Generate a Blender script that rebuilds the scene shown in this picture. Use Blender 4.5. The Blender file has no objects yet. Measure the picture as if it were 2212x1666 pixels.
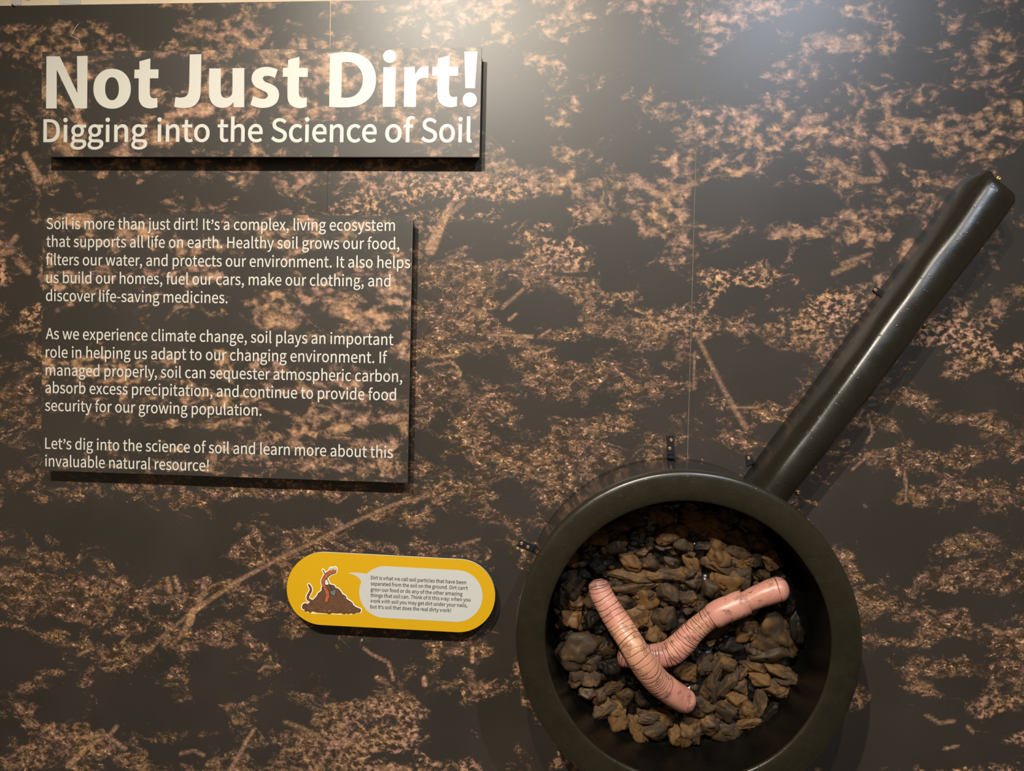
import bpy, bmesh, math, random
import numpy as np
from mathutils import Vector, Matrix, noise as mnoise

random.seed(7)
PI = math.pi
scene = bpy.context.scene
COL = scene.collection

# ------------------------------------------------------------------ camera
F = 1640.0            # focal length in pixels of the 2212 x 1666 frame
CX, CY = 1106.0, 833.0
D = 2.0               # camera to wall
CZ = 1.55             # camera height above the floor
a, b, g = [math.radians(v) for v in (4.392, 1.325, 1.280)]
ca, sa, cb, sb, cg, sg = math.cos(a), math.sin(a), math.cos(b), math.sin(b), math.cos(g), math.sin(g)
Ry = np.array([[ca, 0, sa], [0, 1, 0], [-sa, 0, ca]])
Rx = np.array([[1, 0, 0], [0, cb, -sb], [0, sb, cb]])
Rz = np.array([[cg, -sg, 0], [sg, cg, 0], [0, 0, 1]])
RC = Rz @ Rx @ Ry     # world (x right, y down, z forward) -> camera
def w2b(v):
    return Vector((v[0], v[2], -v[1]))
cam_d = bpy.data.cameras.new('camera')
cam_d.sensor_width = 36.0
cam_d.lens = F * 36.0 / 2212.0
cam_d.clip_start = 0.05
cam = bpy.data.objects.new('camera', cam_d)
COL.objects.link(cam)
xr, yd, zf = w2b(RC[0]), w2b(RC[1]), w2b(RC[2])
M = Matrix((xr, -yd, -zf)).transposed().to_4x4()
M.translation = Vector((0, -D, CZ))
cam.matrix_world = M
scene.camera = cam

# ------------------------------------------------------------------ world, lights, exposure
world = bpy.data.worlds.new('world')
scene.world = world
world.use_nodes = True
world.node_tree.nodes['Background'].inputs[0].default_value = (1.0, 0.80, 0.55, 1)
world.node_tree.nodes['Background'].inputs[1].default_value = 0.20

def spot(name, loc, target, power, color, radius, angle, blend=0.6):
    l = bpy.data.lights.new(name, 'SPOT')
    l.energy = power; l.color = color; l.shadow_soft_size = radius
    l.spot_size = math.radians(angle); l.spot_blend = blend
    o = bpy.data.objects.new(name, l); COL.objects.link(o)
    o.location = loc
    o.rotation_euler = (Vector(target) - Vector(loc)).to_track_quat('-Z', 'Y').to_euler()
    return o
# three gallery track spots in front of and above the wall
spot('track_spot_warm_left', (-1.20, -4.2, CZ + 3.12), (-0.45, 0, CZ - 0.65), 1120, (1.0, 0.93, 0.80), 0.035, 50, 1.0)
spot('track_spot_warm_middle', (-0.30, -4.2, CZ + 3.12), (0.05, 0, CZ - 0.75), 430, (1.0, 0.88, 0.70), 0.035, 52, 1.0)
spot('track_spot_cool', (1.62, -4.2, CZ + 3.05), (0.75, 0, CZ - 0.4), 520, (0.76, 0.85, 1.0), 0.035, 58, 1.0)

scene.view_settings.view_transform = 'Standard'
scene.view_settings.look = 'None'
scene.view_settings.exposure = 0.0
scene.view_settings.gamma = 1.0
scene.view_settings.use_curve_mapping = False

# ------------------------------------------------------------------ pixel <-> world
def ray(px, py):
    d = RC.T @ np.array([(px - CX) / F, (py - CY) / F, 1.0])
    return w2b(d)
def pt(px, py, h=0.0):
    """point of the plane h metres in front of the wall that shows at photo pixel (px, py)"""
    d = ray(px, py)
    t = (D - h) / d.y
    return Vector((d.x * t, -h, CZ + d.z * t))
def proj(x, z, h=0.0):
    """photo pixels of wall-plane points (numpy arrays)"""
    v = np.stack([x, CZ - z, np.full_like(x, D - h)], 0)
    c = RC @ v.reshape(3, -1)
    return (CX + F * c[0] / c[2]).reshape(x.shape), (CY + F * c[1] / c[2]).reshape(x.shape)

# ------------------------------------------------------------------ object helpers
def tag(o, label=None, cat=None, group=None, kind=None):
    if label: o['label'] = label
    if cat: o['category'] = cat
    if group: o['group'] = group
    if kind: o['kind'] = kind
    return o
def empty(name, loc, label, cat):
    o = bpy.data.objects.new(name, None); COL.objects.link(o)
    o.location = loc; o.empty_display_size = 0.05
    tag(o, label, cat)
    bpy.context.view_layer.update()
    return o
def link(name, me, mat, parent=None, smooth=False):
    o = bpy.data.objects.new(name, me); COL.objects.link(o)
    if mat is not None and not me.materials: me.materials.append(mat)
    if smooth: me.shade_smooth()
    if parent is not None:
        root = parent
        off = Vector((0, 0, 0))
        while root is not None:
            off += root.location; root = root.parent
        o.parent = parent
        o.location = -off          # geometry is written in world coordinates
    return o
def mesh(name, verts, faces, mat, parent=None, smooth=False):
    me = bpy.data.meshes.new(name)
    me.from_pydata([tuple(v) for v in verts], [], faces)
    me.update()
    return link(name, me, mat, parent, smooth)
def bm_obj(name, bm, mat, parent=None, smooth=False):
    me = bpy.data.meshes.new(name); bm.to_mesh(me); bm.free()
    return link(name, me, mat, parent, smooth)
def box_bm(x0, x1, y0, y1, z0, z1, bevel=0.0):
    bm = bmesh.new()
    bmesh.ops.create_cube(bm, size=1)
    for v in bm.verts:
        v.co = Vector(((x0 + x1) / 2 + v.co.x * (x1 - x0), (y0 + y1) / 2 + v.co.y * (y1 - y0), (z0 + z1) / 2 + v.co.z * (z1 - z0)))
    if bevel: bmesh.ops.bevel(bm, geom=bm.edges[:], offset=bevel, segments=2, affect='EDGES', profile=0.5)
    return bm

# ------------------------------------------------------------------ materials
def nmat(name):
    m = bpy.data.materials.new(name); m.use_nodes = True
    nt = m.node_tree; nt.nodes.clear()
    out = nt.nodes.new('ShaderNodeOutputMaterial')
    p = nt.nodes.new('ShaderNodeBsdfPrincipled')
    nt.links.new(p.outputs[0], out.inputs[0])
    return m, nt, p
def N(nt, typ, **kw):
    n = nt.nodes.new(typ)
    for k, v in kw.items():
        if k.startswith('i_'):
            key = k[2:]
            n.inputs[int(key) if key.isdigit() else key.replace('_', ' ')].default_value = v
        else: setattr(n, k, v)
    return n
def val(nt, x):
    if isinstance(x, (int, float)):
        n = nt.nodes.new('ShaderNodeValue'); n.outputs[0].default_value = x; return n.outputs[0]
    return x
def math_(nt, op, x, y=0.0, z=None, clamp=False):
    n = nt.nodes.new('ShaderNodeMath'); n.operation = op; n.use_clamp = clamp
    for i, v in enumerate((x, y) if z is None else (x, y, z)):
        if isinstance(v, (int, float)): n.inputs[i].default_value = v
        else: nt.links.new(v, n.inputs[i])
    return n.outputs[0]
def smooth_(nt, x, lo, hi, t0=0.0, t1=1.0):
    n = nt.nodes.new('ShaderNodeMapRange'); n.interpolation_type = 'SMOOTHSTEP'
    nt.links.new(x, n.inputs[0])
    for i, v in ((1, lo), (2, hi), (3, t0), (4, t1)):
        if isinstance(v, (int, float)): n.inputs[i].default_value = v
        else: nt.links.new(v, n.inputs[i])
    return n.outputs[0]
def mixc(nt, f, c1, c2, blend='MIX'):
    n = nt.nodes.new('ShaderNodeMix'); n.data_type = 'RGBA'; n.blend_type = blend
    for i, v in ((0, f), (6, c1), (7, c2)):
        if isinstance(v, (int, float)): n.inputs[i].default_value = v
        elif isinstance(v, tuple): n.inputs[i].default_value = (*v, 1)
        else: nt.links.new(v, n.inputs[i])
    return n.outputs[2]
def mixf(nt, f, x, y):
    n = nt.nodes.new('ShaderNodeMix'); n.data_type = 'FLOAT'
    for i, v in ((0, f), (2, x), (3, y)):
        if isinstance(v, (int, float)): n.inputs[i].default_value = v
        else: nt.links.new(v, n.inputs[i])
    return n.outputs[0]
def noise_(nt, vec, scale, detail=2.0, rough=0.5, dist=0.0, typ='FBM', out=0):
    n = nt.nodes.new('ShaderNodeTexNoise'); n.noise_type = typ
    n.inputs['Scale'].default_value = scale; n.inputs['Detail'].default_value = detail
    n.inputs['Roughness'].default_value = rough; n.inputs['Distortion'].default_value = dist
    nt.links.new(vec, n.inputs['Vector'])
    return n.outputs[out]
def mapping(nt, vec, scale=(1, 1, 1), loc=(0, 0, 0), rot=(0, 0, 0)):
    n = nt.nodes.new('ShaderNodeMapping'); nt.links.new(vec, n.inputs[0])
    n.inputs['Scale'].default_value = scale; n.inputs['Location'].default_value = loc; n.inputs['Rotation'].default_value = rot
    return n.outputs[0]
def coords(nt): return nt.nodes.new('ShaderNodeTexCoord').outputs['Object']
def attr(nt, name):
    n = nt.nodes.new('ShaderNodeAttribute'); n.attribute_name = name; return n.outputs['Fac']
def simple(name, col, rough=0.5, spec=0.5, metal=0.0, bump=0.0, bscale=200.0, var=0.0):
    m, nt, p = nmat(name)
    p.inputs['Base Color'].default_value = (*col, 1); p.inputs['Roughness'].default_value = rough
    p.inputs['Specular IOR Level'].default_value = spec; p.inputs['Metallic'].default_value = metal
    co = coords(nt)
    if var:
        nv = noise_(nt, co, 14.0, 4.0, 0.6)
        dark = tuple(c * (1 - var) for c in col); lite = tuple(min(1, c * (1 + var)) for c in col)
        nt.links.new(mixc(nt, smooth_(nt, nv, 0.3, 0.7), dark, lite), p.inputs['Base Color'])
    if bump:
        bn = nt.nodes.new('ShaderNodeBump'); bn.inputs['Strength'].default_value = bump; bn.inputs['Distance'].default_value = 0.002
        nt.links.new(noise_(nt, co, bscale, 3.0, 0.6), bn.inputs['Height']); nt.links.new(bn.outputs[0], p.inputs['Normal'])
    return m

def soil_print(name, seed, rough=0.42, spec=0.5, fog=0.0):
    """printed close-up of soil: dark ground, orange-brown crumbs; soft where 'blur' is 1, stringy and sharp where it is 0"""
    m, nt, p = nmat(name)
    co = mapping(nt, coords(nt), loc=(seed * 3.1, seed, seed * 1.7))
    dens, blur, root = attr(nt, 'dens'), attr(nt, 'blur'), attr(nt, 'root')
    st = mapping(nt, co, scale=(0.68, 1, 1.0))
    # -- clumping
    mid = noise_(nt, st, 17.0, 7.0, 0.72, 0.6)
    cl = math_(nt, 'ADD', dens, math_(nt, 'MULTIPLY', math_(nt, 'SUBTRACT', mid, 0.5), 2.6))
    mask_s = smooth_(nt, cl, 0.40, 0.66)
    mask_b = smooth_(nt, cl, 0.36, 0.70)
    # -- sharp crumbs and fibres
    f1 = noise_(nt, st, 120.0, 3.5, 0.72, 0.9)
    f2 = noise_(nt, st, 48.0, 4.0, 0.75, 1.6, out=0)
    ridge = math_(nt, 'SUBTRACT', 1.0, math_(nt, 'MULTIPLY', math_(nt, 'ABSOLUTE', math_(nt, 'SUBTRACT', f2, 0.5)), 9.0), clamp=True)
    crumb = smooth_(nt, f1, 0.53, 0.66)
    sharp = math_(nt, 'ADD', math_(nt, 'MULTIPLY', crumb, 1.0), math_(nt, 'MULTIPLY', ridge, 0.36))
    lump = smooth_(nt, noise_(nt, st, 44.0, 3.0, 0.6, 0.8), 0.40, 0.60)
    sharp = math_(nt, 'MULTIPLY', sharp, mixf(nt, lump, 0.08, 1.0))
    sharp = math_(nt, 'MULTIPLY', sharp, mask_s)
    loose = math_(nt, 'MULTIPLY', smooth_(nt, f1, 0.66, 0.80), smooth_(nt, cl, 0.15, 0.40))
    sharp = math_(nt, 'MAXIMUM', sharp, math_(nt, 'MULTIPLY', loose, 0.6))
    # -- out-of-focus crumbs
    sb_ = mapping(nt, co, scale=(0.80, 1, 1.0))
    b1 = noise_(nt, sb_, 38.0, 3.0, 0.55, 0.12)
    b2 = noise_(nt, sb_, 90.0, 1.5, 0.4, 0.1)
    soft = math_(nt, 'MULTIPLY', smooth_(nt, b1, 0.40, 0.68), mixf(nt, smooth_(nt, b2, 0.3, 0.7), 0.5, 1.0))
    soft = math_(nt, 'MULTIPLY', soft, mask_b)
    # medium blur uses the finer soft noise
    med = math_(nt, 'MULTIPLY', smooth_(nt, noise_(nt, sb_, 78.0, 3.0, 0.6, 0.3), 0.44, 0.64), mask_b)
    lo = mixf(nt, smooth_(nt, blur, 0.05, 0.5), sharp, med)
    v = mixf(nt, smooth_(nt, blur, 0.45, 1.0), lo, soft)
    v = math_(nt, 'MAXIMUM', v, math_(nt, 'MULTIPLY', root, mixf(nt, smooth_(nt, f1, 0.35, 0.65), 0.25, 0.9)))
    # -- colour
    hue = noise_(nt, co, 11.0, 3.0, 0.6)
    hue2 = noise_(nt, co, 75.0, 1.0, 0.5)
    warm = mixc(nt, smooth_(nt, hue, 0.38, 0.62), (0.52, 0.275, 0.185), (0.60, 0.325, 0.160))
    warm = mixc(nt, math_(nt, 'MULTIPLY', smooth_(nt, hue2, 0.55, 0.78), 0.6), warm, (0.85, 0.60, 0.38))
    bright_speck = math_(nt, 'MULTIPLY', smooth_(nt, f1, 0.62, 0.74), math_(nt, 'SUBTRACT', 1.0, blur))  # paler specks of the print, only where it is sharp
    warm = mixc(nt, bright_speck, warm, (0.98, 0.70, 0.46))
    bg = mixc(nt, smooth_(nt, noise_(nt, co, 4.0, 2.0, 0.5), 0.3, 0.7), (0.028, 0.023, 0.018), (0.037, 0.029, 0.024))
    shade = mixc(nt, smooth_(nt, math_(nt, 'MULTIPLY', f1, mask_s), 0.2, 0.5), bg, (0.030, 0.020, 0.013))
    bg = mixc(nt, blur, shade, bg)
    col = mixc(nt, math_(nt, 'MINIMUM', v, 1.0), bg, warm)
    nt.links.new(col, p.inputs['Base Color'])
    p.inputs['Roughness'].default_value = rough
    p.inputs['Specular IOR Level'].default_value = spec
    return m

M_mural = soil_print('mural_print', 0.0, rough=0.37, spec=0.55)
M_head = soil_print('headline_board_print', 5.3, rough=0.40, spec=0.6)
M_text = soil_print('text_board_print', 9.1, rough=0.40, spec=0.6)
M_letter = simple('white_lettering', (0.64, 0.62, 0.56), 0.40, 0.6)
M_edge = simple('board_edge_cream', (0.62, 0.56, 0.44), 0.6, 0.3)
M_back = simple('board_back_black', (0.02, 0.018, 0.016), 0.7, 0.2)
M_wall = simple('cream_wall_paint', (0.72, 0.60, 0.44), 0.7, 0.3, bump=0.05, var=0.06)
M_floor = simple('dark_carpet', (0.10, 0.085, 0.07), 0.95, 0.1, bump=0.4, bscale=500, var=0.2)
M_yellow = simple('yellow_print', (0.60, 0.335, 0.003), 0.5, 0.35, bump=0.05, bscale=60)
M_bubble = simple('pale_print', (0.52, 0.52, 0.49), 0.5, 0.35)
M_ink = simple('dark_ink', (0.035, 0.028, 0.022), 0.6, 0.2)
M_white = simple('sticker_white', (0.80, 0.74, 0.60), 0.6, 0.2)

def black_gloss(name, base, rough, streak=None, bump=0.25):
    m, nt, p = nmat(name)
    co = coords(nt)
    v = mapping(nt, co, scale=streak) if streak else co
    n1 = noise_(nt, v, 30.0, 5.0, 0.65)
    nt.links.new(mixc(nt, smooth_(nt, n1, 0.35, 0.7), tuple(c * 0.92 for c in base), tuple(c * 1.08 for c in base)), p.inputs['Base Color'])
    nt.links.new(mixf(nt, smooth_(nt, n1, 0.3, 0.7), rough * 0.9, rough * 1.12), p.inputs['Roughness'])
    p.inputs['Specular IOR Level'].default_value = 0.5
    # brush marks plus a few drips and pimples
    h = math_(nt, 'ADD', math_(nt, 'MULTIPLY', noise_(nt, v, 55.0, 4.0, 0.6), 0.6),
              math_(nt, 'MULTIPLY', smooth_(nt, noise_(nt, co, 95.0, 1.0, 0.5), 0.68, 0.76), 1.2))
    bn = nt.nodes.new('ShaderNodeBump'); bn.inputs['Strength'].default_value = bump; bn.inputs['Distance'].default_value = 0.002
    nt.links.new(h, bn.inputs['Height']); nt.links.new(bn.outputs[0], p.inputs['Normal'])
    return m
M_pan = black_gloss('pan_black_paint', (0.012, 0.010, 0.008), 0.13, bump=0.10)
M_rim = black_gloss('rim_black_paint', (0.016, 0.013, 0.007), 0.30, bump=0.22)
M_handle = black_gloss('handle_black_paint', (0.012, 0.010, 0.006), 0.29, bump=0.18)
M_inner = black_gloss('pan_inner_black', (0.003, 0.0026, 0.002), 0.32)
M_steel = simple('blackened_steel', (0.05, 0.055, 0.065), 0.3, 0.6, 0.8, bump=0.2, bscale=300)
M_brass = simple('brass_screw', (0.60, 0.40, 0.16), 0.35, 0.5, 1.0)
M_bronze = simple('bronze_screw', (0.36, 0.20, 0.11), 0.45, 0.5, 0.8)

# ------------------------------------------------------------------ print fields, in photo pixels
def blobs(X, Y, lst, base):
    out = np.full(X.shape, base, dtype=np.float64)
    for cx, cy, rx, ry, s in lst:
        q = ((X - cx) / rx) ** 2 + ((Y - cy) / ry) ** 2
        out += s * np.exp(-q * 0.9)
    return out
def strokes(X, Y, lst):
    out = np.zeros(X.shape)
    for pts, w0, w1, soft, s in lst:
        n = len(pts) - 1
        for i in range(n):
            (x0, y0), (x1, y1) = pts[i], pts[i + 1]
            dx, dy = x1 - x0, y1 - y0
            t = np.clip(((X - x0) * dx + (Y - y0) * dy) / (dx * dx + dy * dy), 0, 1)
            dist = np.hypot(X - x0 - t * dx, Y - y0 - t * dy)
            w = (w0 + (w1 - w0) * ((i + t) / n)) / 2
            out = np.maximum(out, s * np.clip((w + soft - dist) / soft, 0, 1))
    return out
DARK = [
 # top band
 (60,30,70,22,-.5),(40,180,45,55,-.35),(300,60,70,35,-.5),(240,25,90,18,-.4),(345,70,35,30,-.4),(640,20,60,16,-.4),(620,85,30,25,-.2),(690,60,30,20,-.3),
 (800,40,60,40,-.35),(900,90,60,25,-.3),(1060,130,50,60,-.45),(1100,200,60,40,-.4),(1080,260,70,60,-.35),(1260,130,80,45,-.5),(1330,60,50,40,-.35),
 (1290,230,50,50,-.4),(1400,100,40,45,-.3),(1360,290,55,40,-.45),(1250,300,60,30,-.45),(1450,50,40,30,-.2),(1480,150,35,60,-.35),(1160,320,50,30,-.35),
 (1380,370,45,25,-.45),(1440,180,60,30,-.3),(1560,170,60,50,-.35),(1600,110,60,40,-.35),(1740,40,90,30,-.45),(1700,180,60,20,-.2),(1830,140,70,22,-.3),
 (2000,40,60,50,-.3),(1980,160,60,60,-.35),(2120,60,60,30,-.3),(1760,210,30,30,-.2),(2060,220,40,25,-.4),(1640,440,90,45,-.6),(1550,430,50,40,-.5),
 (1990,330,45,20,-.4),(2190,380,30,60,-.4),(1770,430,45,35,-.3),(1900,330,30,20,-.2),
 # between the boards
 (300,410,160,30,-.35),(560,430,110,22,-.45),(120,430,60,25,-.3),(700,430,50,25,-.15),(780,400,60,40,.1),
 # middle
 (1144,450,52,30,-.7),(1020,505,60,26,-.6),(1330,560,45,60,-.55),(1437,615,55,36,-.6),(1140,670,62,52,-.75),(1239,765,45,26,-.6),(1046,790,60,26,-.65),
 (1255,500,60,18,-.35),(1070,545,40,25,-.4),(960,620,40,30,-.2),(1350,500,25,25,-.3),(1500,430,25,45,-.3),(1340,680,40,12,-.25),(1430,770,50,14,-.3),
 (1560,560,50,25,-.4),(1640,540,50,30,-.5),(1750,560,50,22,-.35),(1810,590,50,25,-.5),(1700,640,40,25,-.3),(1600,640,45,25,-.3),(1560,760,40,30,-.35),
 (1650,780,60,28,-.4),(1590,840,55,32,-.55),(1690,840,45,22,-.3),(1480,860,50,28,-.4),(1400,900,40,20,-.25),(1520,920,45,22,-.35),(1660,930,50,24,-.4),
 (1530,975,50,22,-.5),(1590,1010,40,12,-.5),(1270,880,45,22,-.3),(1150,880,40,25,-.2),(960,900,30,35,-.3),(920,960,40,22,-.35),(1000,840,35,14,-.2),
 (1130,920,40,12,-.3),(1110,1060,50,30,-.35),(960,1130,50,28,-.4),(1040,1150,45,24,-.3),(1180,1010,40,18,-.3),(1370,950,35,14,-.3),(1130,1090,28,16,-.4),
 # left margin
 (60,520,30,40,-.4),(40,470,30,20,-.35),(50,640,35,30,-.4),(30,760,25,20,-.3),(30,1000,30,20,-.3),
 # right of the handle
 (2050,560,60,25,-.35),(2190,560,30,70,-.35),(2130,630,50,30,-.4),(2190,700,25,40,-.4),(2000,760,55,16,-.4),(1990,800,45,24,-.45),(2120,830,50,25,-.4),
 (2070,870,50,30,-.45),(1950,890,45,18,-.4),(2060,940,60,22,-.6),(2180,870,40,25,-.5),(2000,940,45,18,-.3),(1890,950,30,26,-.4),(2170,1000,40,20,-.3),
 (1880,1050,60,32,-.6),(1990,1040,40,14,-.3),(1920,1130,110,34,-.75),(2040,1130,60,20,-.45),(2170,1130,50,22,-.4),(1800,1110,40,30,-.45),(1900,1190,60,28,-.6),
 (1950,1240,50,22,-.5),(1870,1230,28,20,-.3),(2060,1300,70,14,-.5),(1950,1360,55,22,-.55),(2110,1340,32,20,-.5),(2180,1300,40,18,-.3),(2060,1400,60,18,-.4),(2110,1420,30,20,-.4),
 (1900,1460,60,35,-.6),(2080,1480,60,26,-.6),(1960,1520,70,20,-.4),(1910,1590,140,45,-.8),(2060,1620,110,36,-.7),(2010,1560,60,20,-.5),(2170,1560,30,30,-.4),(1830,1640,60,40,-.6),
 # lower left
 (60,1115,90,24,-.5),(230,1130,110,34,-.75),(370,1180,90,55,-.8),(300,1170,60,40,-.4),(480,1130,40,30,-.35),(560,1090,60,14,-.3),(700,1100,60,18,-.5),(620,1130,40,14,-.3),
 (840,1150,50,22,-.45),(440,1220,50,18,-.4),(150,1180,30,18,-.2),(170,1230,30,20,-.3),(60,1270,30,12,-.2),(330,1370,50,14,-.3),(130,1350,50,18,-.2),
 (60,1420,60,34,-.7),(20,1440,40,50,-.5),(130,1510,50,36,-.6),(270,1520,85,44,-.75),(340,1440,50,22,-.4),(450,1440,40,50,-.6),(520,1480,40,30,-.5),(560,1360,30,18,-.3),
 (200,1290,40,10,-.2),(30,1580,40,22,-.5),(450,1560,50,30,-.6),(600,1560,50,34,-.55),(380,1620,60,22,-.4),(300,1620,50,30,-.3),(240,1380,60,14,-.3),
 (690,1420,80,30,-.55),(630,1480,40,30,-.4),(770,1470,55,28,-.6),(850,1420,60,20,-.5),(780,1560,30,14,-.3),(640,1620,60,20,-.2),(1000,1540,110,40,-.85),(970,1450,35,24,-.6),
 (1060,1460,34,28,-.5),(1050,1620,70,26,-.7),(960,1620,55,18,-.5),(1100,1390,40,34,-.5),(900,1480,30,30,-.3),(1110,1500,30,26,-.4),(1090,1560,40,30,-.5),(1160,1620,60,40,-.5),
 (480,1290,20,18,-.1),(330,1310,30,14,-.2),(590,1330,25,50,-.3),(1090,1300,26,60,-.5),(1085,1220,20,40,-.4),(560,1250,30,14,-.3)]
LIGHT = [
 (400,65,45,22,.35),(520,78,55,24,.6),(470,60,40,20,.3),(210,70,50,22,.25),(290,105,14,12,.5),(60,100,40,26,.35),(860,20,120,14,.4),(1020,20,70,22,.4),(1080,80,30,26,.25),
 (1175,130,60,16,.5),(1230,45,40,14,.4),(1370,15,50,14,.4),(1310,60,25,18,.4),(1400,40,22,26,.35),(1560,40,50,30,.5),(1530,70,24,40,.4),(1540,110,30,20,.4),(1700,15,50,14,.4),
 (1850,20,60,12,.4),(1800,88,55,18,.55),(1635,28,45,20,.5),(1836,128,22,16,.5),(1700,160,40,20,.35),(1900,120,40,14,.3),(2060,60,40,20,.3),(2160,110,50,30,.4),(2140,70,40,14,.3),
 (1290,180,28,22,.4),(1240,225,26,18,.5),(1210,262,36,16,.4),(1320,290,28,30,.35),(1380,275,40,16,.35),(1460,245,50,14,.3),(1560,290,70,16,.6),(1640,300,60,22,.55),
 (1560,365,60,18,.7),(1600,255,60,22,.4),(1700,230,60,18,.35),(1750,275,60,14,.4),(1830,290,60,16,.4),(1960,280,60,22,.5),(2080,270,60,34,.6),(2150,250,40,30,.4),(2110,330,50,20,.5),(2010,200,40,20,.4),
 (1130,400,90,26,.65),(1030,400,40,20,.4),(1090,380,40,16,.4),(1210,330,40,14,.35),(1280,400,50,18,.4),(1390,400,50,14,.3),(1190,490,60,12,.5),(1260,460,30,26,.5),(1110,425,30,14,.3),
 (920,400,60,26,.4),(950,500,34,20,.4),(1050,470,30,20,.3),(1400,480,30,30,.45),(1470,460,34,28,.45),(1480,400,34,22,.4),(1030,585,40,26,.6),(1190,560,50,40,.6),(1160,620,26,30,.5),(1250,620,34,18,.4),
 (1000,620,50,34,.5),(960,680,60,36,.6),(1060,660,40,24,.5),(930,740,50,26,.5),(1050,725,50,18,.6),(1110,735,50,14,.6),(1000,755,40,14,.5),(1130,770,40,30,.5),(1230,720,30,14,.6),(1330,640,50,14,.5),
 (1310,700,60,16,.55),(1400,740,60,20,.5),(1440,690,40,20,.4),(1200,800,60,26,.4),(930,830,50,26,.4),(1070,860,60,30,.4),(1180,840,50,22,.4),(1290,810,50,20,.4),(1010,930,60,30,.4),(1380,840,50,24,.35),
 (1100,980,80,18,.45),(1220,960,60,18,.5),(1300,920,50,22,.45),(1250,1010,60,22,.55),(1130,1010,50,20,.4),(1420,960,40,22,.4),(1010,1060,50,18,.4),(930,1060,50,16,.4),(1190,1060,40,28,.5),(1100,1130,40,14,.3),
 (1560,480,60,24,.4),(1640,480,40,14,.3),(1700,500,60,16,.4),(1800,470,60,16,.4),(1860,510,40,20,.4),(1560,600,60,16,.35),(1640,590,40,20,.3),(1810,660,45,34,.7),(1760,690,30,16,.4),(1720,740,50,18,.4),(1600,710,40,16,.35),
 (1570,910,60,12,.4),(1640,880,50,16,.4),(1700,900,40,18,.45),(1600,950,60,16,.5),(1720,980,30,14,.3),(2070,720,50,28,.8),(1990,740,50,12,.5),(2160,650,40,24,.4),(2130,760,50,22,.5),(2060,800,40,14,.4),(1930,860,50,14,.45),
 (2000,870,40,14,.4),(1880,910,40,16,.5),(2090,900,60,16,.45),(1900,980,50,18,.5),(1960,1000,50,16,.55),(2050,990,60,16,.5),(2150,930,40,20,.4),(2190,980,30,24,.5),(2030,1060,50,18,.55),(2120,1060,50,18,.45),(1950,1080,30,14,.4),
 (1970,1060,30,14,.4),(1860,1100,20,12,.3),(2110,1120,30,12,.4),(2060,1180,40,14,.3),(2150,1180,50,14,.4),(2030,1250,70,22,.6),(2090,1230,50,14,.5),(1900,1300,50,18,.55),(1960,1330,40,14,.4),(1990,1310,30,14,.3),(1870,1340,30,18,.5),
 (2040,1360,70,18,.5),(2070,1320,30,12,.4),(1850,1240,24,22,.6),(1940,1390,70,16,.45),(2130,1400,40,14,.4),(2100,1440,60,14,.55),(2000,1440,60,20,.5),(2180,1360,40,22,.4),(2190,1450,30,26,.4),(1860,1500,26,26,.6),(1990,1490,50,16,.45),
 (2080,1450,60,16,.5),(2150,1510,50,24,.5),(1960,1540,30,16,.5),(2030,1590,44,12,.6),(2130,1540,40,12,.4),(2060,1664,30,6,.5),(2190,1590,30,22,.4),(2130,1250,60,16,.3),
 (120,1215,50,14,.4),(60,1250,50,14,.35),(150,1250,60,12,.3),(230,1215,24,16,.6),(130,1280,60,16,.5),(220,1270,60,16,.45),(60,1310,60,16,.4),(190,1320,60,22,.45),(300,1300,50,14,.5),(270,1360,50,14,.45),(90,1370,60,14,.35),
 (200,1400,50,14,.3),(120,1450,40,14,.4),(50,1480,40,22,.5),(180,1470,30,24,.4),(270,1430,40,20,.5),(190,1530,28,22,.6),(60,1540,30,14,.3),(120,1580,60,22,.5),(60,1640,60,20,.5),(210,1620,80,22,.4),(310,1640,40,20,.5),
 (390,1450,30,30,.6),(380,1380,40,20,.3),(410,1150,34,20,.6),(380,1125,26,14,.4),(540,1200,40,22,.5),(560,1150,30,14,.3),(500,1270,40,14,.5),(470,1370,50,26,.5),(550,1400,34,18,.4),(510,1470,26,16,.4),(560,1600,40,24,.4),(530,1540,24,12,.3),
 (360,1600,20,12,.4),(430,1270,30,12,.4),(300,1200,34,12,.2),(640,1240,60,10,.3),(570,1300,22,30,.4),(770,1180,60,10,.3),(880,1110,60,14,.4),(730,1060,60,12,.4),(560,1060,60,12,.4),(400,1070,50,12,.3),(300,1050,60,12,.3),(150,1060,60,10,.3),
 (690,1170,60,14,.4),(930,1180,60,12,.3),(890,1540,60,36,.65),(850,1510,40,22,.5),(760,1540,50,18,.55),(740,1600,80,26,.6),(680,1640,60,18,.5),(940,1440,24,34,.5),(1010,1450,50,14,.4),(1040,1490,60,30,.75),(1000,1520,40,16,.5),(960,1600,0.1,0.1,0),
 (760,1450,30,12,.5),(810,1470,20,14,.45),(870,1590,50,20,.5),(1120,1620,26,24,.7),(1150,1650,22,20,.5),(1010,1660,20,30,.5),(1130,1520,30,14,.5),(1190,1640,40,20,.4),(640,1500,26,14,.4),(700,1590,26,20,.4),(820,1660,50,8,.8),(1010,1400,50,18,.45)]
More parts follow.
